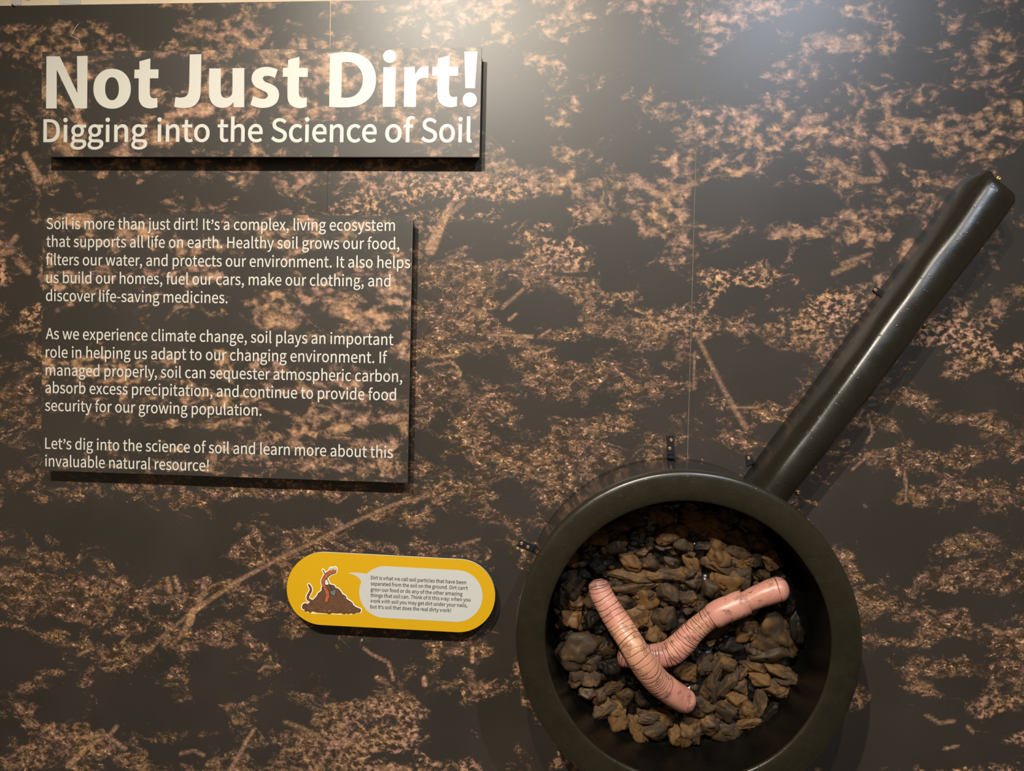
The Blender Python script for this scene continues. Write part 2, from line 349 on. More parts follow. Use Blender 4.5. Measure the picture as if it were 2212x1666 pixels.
ROOTS = [
 ([(925,1072),(850,1090),(760,1130),(660,1180),(600,1208),(520,1252),(462,1290)], 4.5, 7, 2.5, .55),
 ([(462,1290),(400,1335),(350,1375),(320,1410)], 6, 3, 3, .42),
 ([(440,1266),(442,1282),(425,1300)], 10, 8, 3, .6), ([(440,1305),(415,1322),(410,1345)], 9, 13, 3, .9), ([(408,1345),(395,1370),(370,1395)], 11, 3, 4, .45),
 ([(362,1250),(368,1278)], 5, 9, 2, .7), ([(378,1246),(388,1276)], 4, 7, 2, .75),
 ([(974,442),(960,470),(944,505),(930,538)], 7, 20, 5, .85), ([(1000,438),(965,470)], 5, 4, 5, .5),
 ([(1055,722),(1150,728)], 3, 4, 2, .8), ([(1150,765),(1192,755)], 2, 3, 2, .95), ([(1120,735),(1160,765)], 3, 2, 2, .7), ([(1165,728),(1190,712)], 3, 2, 2, .7), ([(1100,690),(1115,678)], 4, 2, 2, .8), ([(975,800),(995,812)], 5, 2, 3, .6),
 ([(970,780),(985,790),(996,808)], 3, 2, 2, .85), ([(925,790),(980,782)], 3, 2, 2, .7), ([(1085,665),(1130,625)], 5, 3, 3, .6),
 ([(1505,725),(1530,775),(1560,835),(1590,890),(1612,925)], 4, 8, 3, .55), ([(1500,760),(1500,840)], 2, 4, 2, .5), ([(1572,880),(1640,880)], 3, 3, 2, .6), ([(1820,570),(1880,548)], 5, 3, 4, .6), ([(1800,590),(1850,570)],6,3,4,.6),
 ([(1915,205),(1918,258),(1950,262),(1990,272),(2030,288),(2080,276)], 8, 7, 5, .75), ([(1808,350),(1835,378),(1862,390),(1900,388)], 12, 6, 5, .7), ([(1884,330),(1905,362)], 7, 10, 5, .6), ([(1885,305),(1915,318)], 8, 8, 5, .9),
 ([(1740,260),(1775,255)], 14, 10, 6, .75), ([(1770,85),(1860,100)], 18, 10, 10, .5), ([(1380,390),(1410,415),(1440,425),(1480,405)], 10, 6, 5, .75), ([(1370,385),(1385,400)],16,10,6,.8),
 ([(55,335),(75,372),(84,388)], 8, 15, 5, .85), ([(0,548),(25,544)], 9, 7, 4, .75), ([(35,512),(20,530)], 8, 5, 4, .6), ([(40,565),(62,588)], 10, 6, 5, .6), ([(1850,255),(1850,255.1)],1,1,2,0),
 ([(215,1598),(185,1618),(148,1655)], 5, 10, 3, .75), ([(195,1590),(230,1588),(270,1618)], 4, 6, 3, .7), ([(252,1570),(238,1588)], 6, 5, 3, .6), ([(550,1575),(530,1605),(512,1640),(495,1666)], 4, 6, 3, .75), ([(390,1628),(420,1622),(440,1632)], 4, 3, 3, .6),
 ([(615,1560),(650,1572),(700,1600)], 3, 6, 4, .5), ([(718,1605),(758,1605)], 8, 8, 4, .9), ([(785,1400),(800,1412),(840,1432),(850,1470)], 3, 4, 2, .7), ([(1020,1400),(1020,1430)], 6, 5, 3, .9), ([(916,1466),(918,1480)], 7, 6, 3, .95), ([(560,1450),(570,1440),(600,1442)],3,3,2,.6), ([(825,1503),(850,1514)],3,2,2,.6),
 ([(1520,935),(1545,1000)],0.1,0.1,1,0), ([(2045,1640),(2060,1625)],0.1,.1,1,0), ([(2125,1350),(2165,1368),(2200,1362)], 4, 4, 2, .65), ([(1985,1355),(1990,1385)], 3, 3, 2, .6), ([(2040,1618),(2068,1612)], 4, 4, 2, .75), ([(2000,1545),(2030,1562),(2060,1558)], 3, 5, 3, .55),
 ([(1875,895),(1885,935),(1872,955)], 3, 4, 2, .8), ([(1955,1018),(1958,1080)], 3, 3, 2, .7), ([(1840,1015),(1885,975)],3,3,2,.5), ([(1868,985),(1910,985)],3,2,2,.7), ([(1070,880),(1090,900)],3,3,2,.6), ([(1135,1020),(1170,1040),(1210,1020)],3,3,2,.5),
 ([(1000,1175),(1035,1165)],3,3,2,.5), ([(260,1390),(280,1370)],3,2,2,.5), ([(190,1385),(200,1400),(170,1415)],4,4,3,.55), ([(1805,560),(1760,590)],0.1,.1,1,0), ([(2090,1570),(2102,1582)],4,3,3,.6),
 ([(820,1662),(850,1666),(880,1666)],10,14,6,.6)]
def sstep(x, lo, hi):
    t = np.clip((x - lo) / (hi - lo), 0, 1); return t * t * (3 - 2 * t)
def mural_fields(X, Y):
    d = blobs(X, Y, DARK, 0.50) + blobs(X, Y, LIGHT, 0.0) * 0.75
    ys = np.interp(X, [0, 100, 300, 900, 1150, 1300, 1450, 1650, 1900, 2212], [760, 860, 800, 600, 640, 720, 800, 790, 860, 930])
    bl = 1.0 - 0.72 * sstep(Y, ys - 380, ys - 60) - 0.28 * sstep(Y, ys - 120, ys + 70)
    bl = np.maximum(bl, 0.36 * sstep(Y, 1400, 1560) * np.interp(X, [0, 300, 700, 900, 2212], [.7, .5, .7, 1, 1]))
    bl = np.maximum(bl, 0.34 * sstep(X, 1010, 1060) * sstep(Y, 1380, 1440) * (1 - sstep(X, 1300, 1400)))
    r = strokes(X, Y, ROOTS)
    return np.clip(d, -0.6, 1.3), bl, r

def grid_panel(name, x0, x1, z0, z1, step, y_front, thick, fields, mat, parent, edge_mat=None, skew=0.0):
    """a printed panel: finely gridded front carrying the print fields, plus its four sides and back"""
    nx = max(2, int(round((x1 - x0) / step))); nz = max(2, int(round((z1 - z0) / step)))
    xs = np.linspace(x0, x1, nx + 1); zs = np.linspace(z0, z1, nz + 1)
    Xg, Zg = np.meshgrid(xs, zs)
    if skew:      # the joint opens a little towards the top
        Xg = Xg.copy(); Xg[:, -1] -= skew * sstep(Zg[:, -1], z1 - 0.35, z1)
    px, py = proj(Xg, Zg, y_front)
    d, bl, r = fields(px, py)
    nv = Xg.size
    co = np.zeros((nv + 8, 3), dtype=np.float32)
    co[:nv, 0] = Xg.ravel(); co[:nv, 1] = -y_front; co[:nv, 2] = Zg.ravel()
    cor = [(0, 0), (0, nx), (nz, nx), (nz, 0)]
    yb = -(y_front - thick)
    for k, (j, i) in enumerate(cor):
        co[nv + k] = (Xg[j, i], -y_front, Zg[j, i]); co[nv + 4 + k] = (Xg[j, i], yb, Zg[j, i])
    idx = np.arange(nv).reshape(nz + 1, nx + 1)
    q = np.stack([idx[:-1, :-1], idx[:-1, 1:], idx[1:, 1:], idx[1:, :-1]], -1).reshape(-1, 4)
    ext = []
    for k in range(4):
        k2 = (k + 1) % 4
        ext.append([nv + k2, nv + k, nv + 4 + k, nv + 4 + k2])
    ext.append([nv + 4, nv + 7, nv + 6, nv + 5])
    q = np.vstack([q, np.array(ext)])
    me = bpy.data.meshes.new(name)
    me.vertices.add(nv + 8); me.vertices.foreach_set('co', co.ravel())
    me.loops.add(q.size); me.loops.foreach_set('vertex_index', q.ravel().astype(np.int32))
    me.polygons.add(len(q)); me.polygons.foreach_set('loop_start', np.arange(0, q.size, 4, dtype=np.int32))
    try: me.polygons.foreach_set('loop_total', np.full(len(q), 4, dtype=np.int32))
    except Exception: pass
    me.update(calc_edges=True)
    for nm, arr in (('dens', d), ('blur', bl), ('root', r)):
        at = me.attributes.new(nm, 'FLOAT', 'POINT')
        full = np.zeros(nv + 8, dtype=np.float32); full[:nv] = arr.ravel(); at.data.foreach_set('value', full)
    me.materials.append(mat); me.materials.append(edge_mat or mat)
    mi = np.zeros(len(q), dtype=np.int32); mi[-5:] = 1
    me.polygons.foreach_set('material_index', mi)
    return link(name, me, mat, parent)

# ------------------------------------------------------------------ setting: wall behind the mural, floor
RX0, RX1 = -3.2, 3.2
wb = bm_obj('wall_back', box_bm(RX0, RX1, 0.004, 0.16, 0.0, 5.2), M_wall); tag(wb, kind='structure')
fl = bm_obj('floor', box_bm(RX0, RX1, -5.0, 0.16, -0.1, 0.0), M_floor); tag(fl, kind='structure')
# the strip of wall seen above the mural: two painted battens and a thin cable cover
def trim(px0, px1, th, mat, name):
    p0 = pt(px0, 8, 0.0); p1 = pt(px1, 8, 0.0)
    o = bm_obj(name, box_bm(p0.x, p1.x, 0.0038 - th, 0.0039, CZ + 0.985, CZ + 1.6, 0.0006), mat); tag(o, kind='structure'); return o
M_trimw = simple('trim_white', (0.78, 0.70, 0.55), 0.5, 0.3)
M_trimg = simple('trim_grey_green', (0.36, 0.36, 0.30), 0.6, 0.3)
M_paper = simple('pale_paper', (0.56, 0.55, 0.53), 0.7, 0.2)

TOPZ = pt(300, 8.1, 0).z
seam1 = pt(703, 700, 0).x; seam2 = pt(1499, 500, 0).x
mural = empty('soil_mural', (seam1, 0.0, 0.3), 'large photo mural of brown soil crumbs covering the wall behind the frying pan', 'mural')
ZB = 0.12
step = 0.0050
TOPZ_R = TOPZ
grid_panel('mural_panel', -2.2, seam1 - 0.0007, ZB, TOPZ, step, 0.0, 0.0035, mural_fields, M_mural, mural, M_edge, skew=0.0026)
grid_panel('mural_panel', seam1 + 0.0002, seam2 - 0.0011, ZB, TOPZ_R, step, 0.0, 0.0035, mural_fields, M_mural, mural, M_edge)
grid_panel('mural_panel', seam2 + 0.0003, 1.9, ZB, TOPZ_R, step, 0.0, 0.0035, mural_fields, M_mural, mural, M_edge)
# bent scratch in the print, upper left
def ribbon(name, pts, w, h, mat, parent):
    vs, fs = [], []
    P = [pt(x, y, h) for x, y in pts]
    for i, p in enumerate(P):
        d = (P[min(i + 1, len(P) - 1)] - P[max(i - 1, 0)]).normalized()
        n = Vector((-d.z, 0, d.x)) * (w / 2)
        vs += [p + n, p - n, p + n + Vector((0, 0.0006, 0)), p - n + Vector((0, 0.0006, 0))]
    for i in range(len(P) - 1):
        k = 4 * i
        fs += [(k, k + 1, k + 5, k + 4), (k + 2, k, k + 4, k + 6), (k + 1, k + 3, k + 7, k + 5)]
    return mesh(name, vs, fs, mat, parent)
sc = ribbon('scratch', [(170, 51), (163, 60), (157, 70), (153, 78), (162, 81), (170, 85), (171.5, 92), (173, 99), (176.5, 104)], 0.0013, 0.0007, M_edge, mural)
tag(sc, 'thin pale bent scratch')
def tri_flap(pts):
    P = [pt(x, y, h) for x, y, h in pts]
    return mesh('torn_flap', P + [p + Vector((0, 0.0008, 0)) for p in P], [(0, 1, 2), (3, 5, 4), (0, 3, 4, 1), (1, 4, 5, 2), (2, 5, 3, 0)], M_back, mural)
tag(tri_flap([(24, 6.5, .006), (33, 14.5, .001), (27, 15.5, .001)]), 'dark torn sliver of print')
for p0, p1, th, mt in ((49.5, 53, .004, M_trimg), (54.5, 63, .006, M_trimw), (173.5, 177, .006, M_trimg)):
    trim(p0, p1, th, mt, 'trim_%d' % (1 + len([o for o in bpy.data.objects if o.name.startswith('trim_')])))
def sheet(px0, px1, py_bot, label, skew=0.0):
    p0 = pt(px0, py_bot, 0); p1 = pt(px1, py_bot + skew, 0)
    vs = []
    for y in (0.0039, 0.0030):
        vs += [(p0.x, y, p0.z), (p1.x, y, p1.z), (p1.x, y - 0.001, CZ + 1.28), (p0.x, y - 0.001, CZ + 1.28)]
    o = mesh('paper_sheet', vs, [(3, 2, 1, 0), (4, 5, 6, 7), (0, 1, 5, 4), (1, 2, 6, 5), (2, 3, 7, 6), (3, 0, 4, 7)], M_paper)
    tag(o, label, 'paper'); return o
sheet(23, 44, 9.6, 'pale grey paper on the wall left of the white batten')
sheet(126, 172.5, 6.5, 'pale bluish paper above the mural right of the white batten', 1.5)

# ------------------------------------------------------------------ lettering
# outlines of each letter: advance, then loops of (handle, point, handle) numbers
GLY = {
    '!': (323, [[126, 362, 130, 221, 151, 221, 172, 221, 193, 221, 197, 362, 201, 504, 205, 645, 206, 680, 206, 714, 207, 749, 176, 749, 146, 749, 115, 749, 116, 714, 116, 680, 117, 645, 121, 504], [125, -13, 161, -13, 198, -13, 227, 15, 227, 56, 227, 98, 198, 126, 161, 126, 125, 126, 95, 98, 95, 56, 95, 15]]),
    ',': (278, [[68, -172, 75, -190, 165, -152, 221, -77, 221, 19, 221, 86, 192, 126, 144, 126, 107, 126, 75, 102, 75, 62, 75, 22, 106, -2, 142, -2, 146, -2, 149, -1, 153, -1, 152, -61, 115, -109, 53, -136, 60, -154]]),
    '-': (347, [[46, 268, 46, 245, 131, 245, 217, 245, 302, 245, 302, 268, 302, 292, 302, 315, 217, 315, 131, 315, 46, 315, 46, 292]]),
    '.': (278, [[102, -13, 139, -13, 175, -13, 205, 15, 205, 56, 205, 98, 175, 126, 139, 126, 102, 126, 73, 98, 73, 56, 73, 15]]),
    ':': (278, [[102, 390, 139, 390, 175, 390, 205, 418, 205, 460, 205, 501, 175, 530, 139, 530, 102, 530, 73, 501, 73, 460, 73, 418], [102, -13, 139, -13, 175, -13, 205, 15, 205, 56, 205, 98, 175, 126, 139, 126, 102, 126, 73, 98, 73, 56, 73, 15]]),
    'A': (608, [[87, 244, 4, 0, 35, 0, 66, 0, 97, 0, 121, 75, 144, 149, 168, 224, 257, 224, 347, 224, 436, 224, 459, 149, 483, 75, 506, 0, 539, 0, 571, 0, 604, 0, 521, 244, 438, 489, 355, 733, 321, 733, 286, 733, 252, 733, 169, 489], [265, 297, 191, 297, 203, 335, 215, 372, 227, 410, 253, 493, 277, 572, 300, 658, 301, 658, 303, 658, 304, 658, 328, 573, 351, 493, 378, 410, 390, 372, 401, 335, 413, 297, 339, 297]]),
    'D': (688, [[101, 244, 101, 0, 163, 0, 226, 0, 288, 0, 509, 0, 629, 137, 629, 369, 629, 603, 509, 733, 284, 733, 223, 733, 162, 733, 101, 733, 101, 489], [221, 76, 193, 76, 193, 270, 193, 464, 193, 658, 221, 658, 248, 658, 276, 658, 449, 658, 534, 555, 534, 369, 534, 184, 449, 76, 276, 76, 248, 76]]),
    'H': (728, [[101, 244, 101, 0, 132, 0, 162, 0, 193, 0, 193, 115, 193, 231, 193, 346, 307, 346, 421, 346, 535, 346, 535, 231, 535, 115, 535, 0, 566, 0, 597, 0, 628, 0, 628, 244, 628, 489, 628, 733, 597, 733, 566, 733, 535, 733, 535, 631, 535, 528, 535, 426, 421, 426, 307, 426, 193, 426, 193, 528, 193, 631, 193, 733, 162, 733, 132, 733, 101, 733, 101, 489]]),
    'I': (293, [[101, 244, 101, 0, 132, 0, 162, 0, 193, 0, 193, 244, 193, 489, 193, 733, 162, 733, 132, 733, 101, 733, 101, 489]]),
    'L': (543, [[101, 244, 101, 0, 239, 0, 376, 0, 514, 0, 514, 26, 514, 53, 514, 79, 407, 79, 300, 79, 193, 79, 193, 297, 193, 515, 193, 733, 162, 733, 132, 733, 101, 733, 101, 489]]),
    'S': (596, [[200, -13, 304, -13, 457, -13, 553, 79, 553, 195, 553, 304, 487, 354, 402, 391, 367, 406, 333, 421, 298, 436, 241, 460, 176, 487, 176, 559, 176, 624, 230, 665, 313, 665, 381, 665, 435, 639, 480, 597, 496, 617, 512, 636, 528, 656, 477, 709, 400, 746, 313, 746, 180, 746, 82, 665, 82, 552, 82, 445, 163, 393, 231, 364, 266, 349, 301, 333, 336, 318, 406, 287, 459, 263, 459, 187, 459, 116, 402, 68, 305, 68, 229, 68, 155, 104, 103, 159, 85, 138, 66, 116, 48, 95, 111, 29]]),
    'T': (599, [[253, 218, 253, 0, 284, 0, 315, 0, 346, 0, 346, 218, 346, 437, 346, 655, 420, 655, 494, 655, 568, 655, 568, 681, 568, 707, 568, 733, 389, 733, 210, 733, 31, 733, 31, 707, 31, 681, 31, 655, 105, 655, 179, 655, 253, 655, 253, 437]]),
    'a': (563, [[126, -13, 217, -13, 284, -13, 345, 22, 397, 65, 398, 65, 399, 65, 400, 65, 403, 43, 405, 22, 408, 0, 433, 0, 458, 0, 483, 0, 483, 111, 483, 223, 483, 334, 483, 469, 428, 557, 295, 557, 207, 557, 131, 518, 82, 486, 94, 465, 105, 444, 117, 423, 160, 452, 217, 481, 280, 481, 369, 481, 392, 414, 392, 344, 161, 318, 59, 259, 59, 141, 59, 43], [295, 61, 243, 61, 189, 61, 147, 85, 147, 147, 147, 217, 209, 262, 392, 283, 392, 233, 392, 182, 392, 132, 339, 85]]),
    'b': (618, [[281, -13, 331, -13, 455, -13, 567, 94, 567, 280, 567, 448, 491, 557, 351, 557, 290, 557, 230, 523, 180, 481, 181, 513, 183, 546, 184, 578, 184, 651, 184, 723, 184, 796, 153, 796, 123, 796, 92, 796, 92, 531, 92, 265, 92, 0, 116, 0, 141, 0, 165, 0, 168, 19, 170, 37, 173, 56, 174, 56, 176, 56, 177, 56, 224, 13], [406, 64, 316, 64, 280, 64, 231, 78, 184, 120, 184, 215, 184, 311, 184, 406, 235, 454, 283, 480, 328, 480, 432, 480, 472, 400, 472, 279, 472, 145]]),
    'c': (510, [[162, -13, 306, -13, 371, -13, 433, 13, 482, 55, 469, 76, 455, 96, 442, 117, 408, 87, 364, 63, 314, 63, 214, 63, 146, 146, 146, 271, 146, 396, 218, 480, 317, 480, 359, 480, 394, 461, 425, 433, 440, 453, 456, 473, 471, 493, 433, 527, 384, 557, 313, 557, 173, 557, 52, 452, 52, 271, 52, 91]]),
    'd': (620, [[141, -13, 277, -13, 342, -13, 400, 22, 442, 64, 443, 64, 444, 64, 445, 64, 448, 43, 450, 21, 453, 0, 478, 0, 503, 0, 528, 0, 528, 265, 528, 531, 528, 796, 497, 796, 467, 796, 436, 796, 436, 726, 436, 657, 436, 587, 438, 556, 439, 525, 441, 494, 393, 533, 352, 557, 288, 557, 164, 557, 53, 447, 53, 271, 53, 90], [347, 64, 297, 64, 202, 64, 147, 141, 147, 272, 147, 396, 217, 480, 304, 480, 349, 480, 391, 464, 436, 423, 436, 328, 436, 233, 436, 138, 391, 88]]),
    'e': (554, [[167, -13, 312, -13, 385, -13, 443, 11, 490, 42, 479, 62, 469, 83, 458, 103, 417, 76, 375, 60, 322, 60, 219, 60, 148, 134, 142, 250, 264, 250, 386, 250, 508, 250, 510, 264, 512, 282, 512, 302, 512, 457, 434, 557, 295, 557, 171, 557, 52, 448, 52, 271, 52, 92], [238, 315, 141, 315, 152, 423, 220, 484, 297, 484, 382, 484, 432, 425, 432, 315, 335, 315]]),
    'f': (325, [[33, 492, 33, 469, 58, 469, 82, 469, 107, 469, 107, 313, 107, 156, 107, 0, 137, 0, 168, 0, 198, 0, 198, 156, 198, 313, 198, 469, 236, 469, 275, 469, 313, 469, 313, 494, 313, 518, 313, 543, 275, 543, 236, 543, 198, 543, 198, 572, 198, 600, 198, 629, 198, 699, 223, 736, 275, 736, 294, 736, 316, 731, 336, 721, 343, 745, 349, 768, 356, 792, 331, 802, 299, 809, 265, 809, 157, 809, 107, 740, 107, 630, 107, 601, 107, 572, 107, 543, 82, 541, 58, 540, 33, 538, 33, 515]]),
    'g': (564, [[143, -250, 275, -250, 443, -250, 550, -163, 550, -62, 550, 28, 486, 67, 361, 67, 325, 67, 290, 67, 254, 67, 181, 67, 159, 92, 159, 126, 159, 156, 174, 174, 194, 191, 218, 179, 248, 172, 274, 172, 386, 172, 473, 245, 473, 361, 473, 408, 455, 448, 429, 473, 466, 473, 503, 473, 540, 473, 540, 496, 540, 520, 540, 543, 477, 543, 414, 543, 351, 543, 332, 551, 305, 557, 274, 557, 165, 557, 71, 482, 71, 363, 71, 298, 106, 245, 142, 217, 142, 216, 142, 214, 142, 213, 113, 193, 82, 157, 82, 112, 82, 69, 103, 40, 131, 23, 131, 21, 131, 20, 131, 18, 80, -13, 51, -58, 51, -105, 51, -198], [337, 234, 274, 234, 212, 234, 159, 284, 159, 363, 159, 443, 211, 490, 274, 490, 339, 490, 390, 443, 390, 363, 390, 284], [393, -187, 288, -187, 189, -187, 131, -150, 131, -92, 131, -61, 147, -28, 186, 0, 210, -6, 236, -8, 256, -8, 287, -8, 319, -8, 350, -8, 422, -8, 460, -26, 460, -77, 460, -133]]),
    'h': (607, [[92, 265, 92, 0, 123, 0, 153, 0, 184, 0, 184, 131, 184, 263, 184, 394, 238, 449, 276, 477, 332, 477, 404, 477, 435, 434, 435, 332, 435, 221, 435, 111, 435, 0, 465, 0, 496, 0, 526, 0, 526, 115, 526, 229, 526, 344, 526, 482, 474, 557, 360, 557, 286, 557, 230, 516, 180, 466, 181, 503, 183, 541, 184, 578, 184, 651, 184, 723, 184, 796, 153, 796, 123, 796, 92, 796, 92, 531]]),
    'i': (275, [[92, 181, 92, 0, 123, 0, 153, 0, 184, 0, 184, 181, 184, 362, 184, 543, 153, 543, 123, 543, 92, 543, 92, 362], [102, 655, 138, 655, 174, 655, 199, 679, 199, 716, 199, 751, 174, 775, 138, 775, 102, 775, 78, 751, 78, 716, 78, 679]]),
    'j': (275, [[3, -242, 35, -242, 143, -242, 184, -173, 184, -62, 184, 140, 184, 341, 184, 543, 154, 543, 123, 543, 93, 543, 93, 341, 93, 140, 93, -62, 93, -128, 80, -169, 26, -169, 7, -169, -12, -164, -26, -159, -32, -182, -38, -205, -44, -228, -25, -236], [102, 655, 138, 655, 173, 655, 199, 679, 199, 716, 199, 751, 173, 775, 138, 775, 102, 775, 77, 751, 77, 716, 77, 679]]),
    'k': (552, [[92, 265, 92, 0, 122, 0, 152, 0, 182, 0, 182, 48, 182, 95, 182, 143, 216, 183, 250, 222, 284, 262, 337, 175, 390, 87, 443, 0, 476, 0, 509, 0, 542, 0, 474, 108, 405, 216, 337, 324, 397, 397, 458, 470, 518, 543, 484, 543, 450, 543, 416, 543, 339, 448, 263, 352, 186, 257, 185, 257, 183, 257, 182, 257, 182, 437, 182, 616, 182, 796, 152, 796, 122, 796, 92, 796, 92, 531]]),
    'l': (284, [[120, -13, 188, -13, 213, -13, 228, -9, 241, -5, 237, 18, 232, 42, 228, 65, 218, 63, 214, 63, 209, 63, 195, 63, 184, 74, 184, 102, 184, 333, 184, 565, 184, 796, 153, 796, 123, 796, 92, 796, 92, 567, 92, 337, 92, 108, 92, 31]]),
    'm': (926, [[92, 181, 92, 0, 123, 0, 153, 0, 184, 0, 184, 131, 184, 263, 184, 394, 233, 450, 279, 477, 320, 477, 389, 477, 421, 434, 421, 332, 421, 221, 421, 111, 421, 0, 451, 0, 482, 0, 512, 0, 512, 131, 512, 263, 512, 394, 563, 450, 607, 477, 649, 477, 718, 477, 750, 434, 750, 332, 750, 221, 750, 111, 750, 0, 780, 0, 811, 0, 841, 0, 841, 115, 841, 229, 841, 344, 841, 482, 788, 557, 677, 557, 610, 557, 554, 514, 497, 453, 475, 517, 431, 557, 347, 557, 282, 557, 226, 516, 178, 464, 177, 464, 177, 464, 176, 464, 173, 490, 170, 517, 167, 543, 142, 543, 117, 543, 92, 543, 92, 362]]),
    'n': (610, [[92, 181, 92, 0, 123, 0, 153, 0, 184, 0, 184, 131, 184, 263, 184, 394, 238, 449, 276, 477, 332, 477, 404, 477, 435, 434, 435, 332, 435, 221, 435, 111, 435, 0, 465, 0, 496, 0, 526, 0, 526, 115, 526, 229, 526, 344, 526, 482, 474, 557, 360, 557, 286, 557, 229, 516, 178, 464, 177, 464, 177, 464, 176, 464, 173, 490, 170, 517, 167, 543, 142, 543, 117, 543, 92, 543, 92, 362]]),
    'o': (606, [[170, -13, 303, -13, 436, -13, 554, 91, 554, 271, 554, 452, 436, 557, 303, 557, 170, 557, 52, 452, 52, 271, 52, 91], [397, 63, 303, 63, 209, 63, 146, 146, 146, 271, 146, 396, 209, 480, 303, 480, 397, 480, 461, 396, 461, 271, 461, 146]]),
    'p': (620, [[92, 28, 92, -229, 123, -229, 153, -229, 184, -229, 184, -168, 184, -106, 184, -45, 183, -13, 182, 18, 181, 50, 230, 9, 282, -13, 331, -13, 455, -13, 567, 94, 567, 280, 567, 448, 491, 557, 351, 557, 288, 557, 227, 521, 178, 480, 177, 480, 177, 480, 176, 480, 173, 501, 170, 522, 167, 543, 142, 543, 117, 543, 92, 543, 92, 286], [406, 64, 316, 64, 280, 64, 232, 78, 184, 120, 184, 215, 184, 311, 184, 406, 236, 454, 283, 480, 328, 480, 432, 480, 472, 400, 472, 279, 472, 145]]),
    'q': (620, [[436, -165, 436, -229, 467, -229, 497, -229, 528, -229, 528, 28, 528, 286, 528, 543, 504, 543, 479, 543, 455, 543, 452, 526, 449, 509, 446, 492, 445, 492, 445, 492, 444, 492, 396, 534, 352, 557, 288, 557, 164, 557, 53, 447, 53, 271, 53, 90, 141, -13, 277, -13, 340, -13, 397, 20, 441, 63, 439, 30, 438, -3, 436, -36, 436, -100], [347, 64, 297, 64, 202, 64, 147, 141, 147, 272, 147, 396, 217, 480, 304, 480, 349, 480, 391, 464, 436, 423, 436, 328, 436, 233, 436, 138, 391, 88]]),
    'r': (388, [[92, 181, 92, 0, 123, 0, 153, 0, 184, 0, 184, 116, 184, 233, 184, 349, 220, 441, 275, 475, 320, 475, 343, 475, 355, 472, 373, 466, 379, 492, 384, 519, 390, 545, 373, 554, 356, 557, 332, 557, 272, 557, 216, 513, 178, 444, 177, 444, 177, 444, 176, 444, 173, 477, 170, 510, 167, 543, 142, 543, 117, 543, 92, 543, 92, 362]]),
    's': (468, [[157, -13, 234, -13, 362, -13, 431, 60, 431, 148, 431, 251, 345, 283, 266, 313, 205, 336, 149, 356, 149, 407, 149, 450, 181, 486, 250, 486, 298, 486, 336, 465, 373, 438, 388, 457, 402, 476, 417, 495, 376, 529, 316, 557, 249, 557, 130, 557, 62, 489, 62, 403, 62, 310, 144, 274, 220, 246, 280, 224, 344, 198, 344, 143, 344, 96, 309, 58, 237, 58, 172, 58, 124, 84, 76, 123, 61, 103, 47, 82, 32, 62, 83, 19]]),
    't': (377, [[147, -13, 262, -13, 296, -13, 332, -3, 363, 7, 357, 30, 351, 53, 345, 76, 327, 68, 303, 61, 283, 61, 220, 61, 199, 99, 199, 165, 199, 266, 199, 368, 199, 469, 248, 469, 298, 469, 347, 469, 347, 494, 347, 518, 347, 543, 298, 543, 248, 543, 199, 543, 199, 594, 199, 645, 199, 696, 174, 696, 148, 696, 123, 696, 120, 645, 116, 594, 113, 543, 84, 541, 56, 540, 27, 538, 27, 515, 27, 492, 27, 469, 54, 469, 81, 469, 108, 469, 108, 369, 108, 268, 108, 168, 108, 59]]),
    'u': (607, [[136, -13, 251, -13, 325, -13, 379, 26, 430, 85, 431, 85, 432, 85, 433, 85, 435, 57, 438, 28, 440, 0, 465, 0, 491, 0, 516, 0, 516, 181, 516, 362, 516, 543, 486, 543, 455, 543, 425, 543, 425, 415, 425, 286, 425, 158, 373, 94, 334, 66, 278, 66, 206, 66, 176, 109, 176, 210, 176, 321, 176, 432, 176, 543, 145, 543, 115, 543, 84, 543, 84, 428, 84, 314, 84, 199, 84, 60]]),
    'v': (521, [[144, 181, 209, 0, 245, 0, 280, 0, 316, 0, 380, 181, 444, 362, 508, 543, 478, 543, 448, 543, 418, 543, 384, 440, 349, 337, 315, 234, 299, 181, 281, 126, 265, 74, 263, 74, 262, 74, 260, 74, 244, 126, 227, 181, 210, 234, 176, 337, 142, 440, 108, 543, 76, 543, 45, 543, 13, 543, 78, 362]]),
    'w': (802, [[128, 181, 178, 0, 213, 0, 249, 0, 284, 0, 310, 97, 335, 194, 361, 291, 375, 343, 386, 394, 398, 449, 400, 449, 401, 449, 403, 449, 416, 394, 426, 344, 440, 293, 466, 195, 492, 98, 518, 0, 555, 0, 592, 0, 629, 0, 678, 181, 727, 362, 776, 543, 747, 543, 717, 543, 688, 543, 662, 438, 635, 334, 609, 229, 597, 177, 587, 128, 576, 78, 574, 78, 573, 78, 571, 78, 558, 128, 546, 177, 533, 229, 505, 334, 476, 438, 448, 543, 418, 543, 389, 543, 359, 543, 331, 438, 302, 334, 274, 229, 261, 177, 249, 128, 238, 78, 236, 78, 235, 78, 233, 78, 222, 128, 212, 177, 201, 229, 174, 334, 147, 438, 120, 543, 89, 543, 58, 543, 27, 543, 77, 362]]),
    'x': (498, [[75, 94, 15, 0, 47, 0, 79, 0, 111, 0, 135, 42, 160, 85, 184, 127, 203, 160, 220, 193, 239, 224, 241, 224, 242, 224, 244, 224, 265, 193, 285, 160, 303, 127, 330, 85, 356, 42, 383, 0, 416, 0, 450, 0, 483, 0, 423, 91, 364, 183, 304, 274, 359, 364, 414, 453, 469, 543, 437, 543, 406, 543, 374, 543, 352, 503, 329, 464, 307, 424, 290, 393, 275, 364, 259, 333, 257, 333, 256, 333, 254, 333, 236, 364, 217, 393, 201, 424, 177, 464, 152, 503, 128, 543, 95, 543, 62, 543, 29, 543, 84, 456, 139, 370, 194, 283, 134, 189]]),
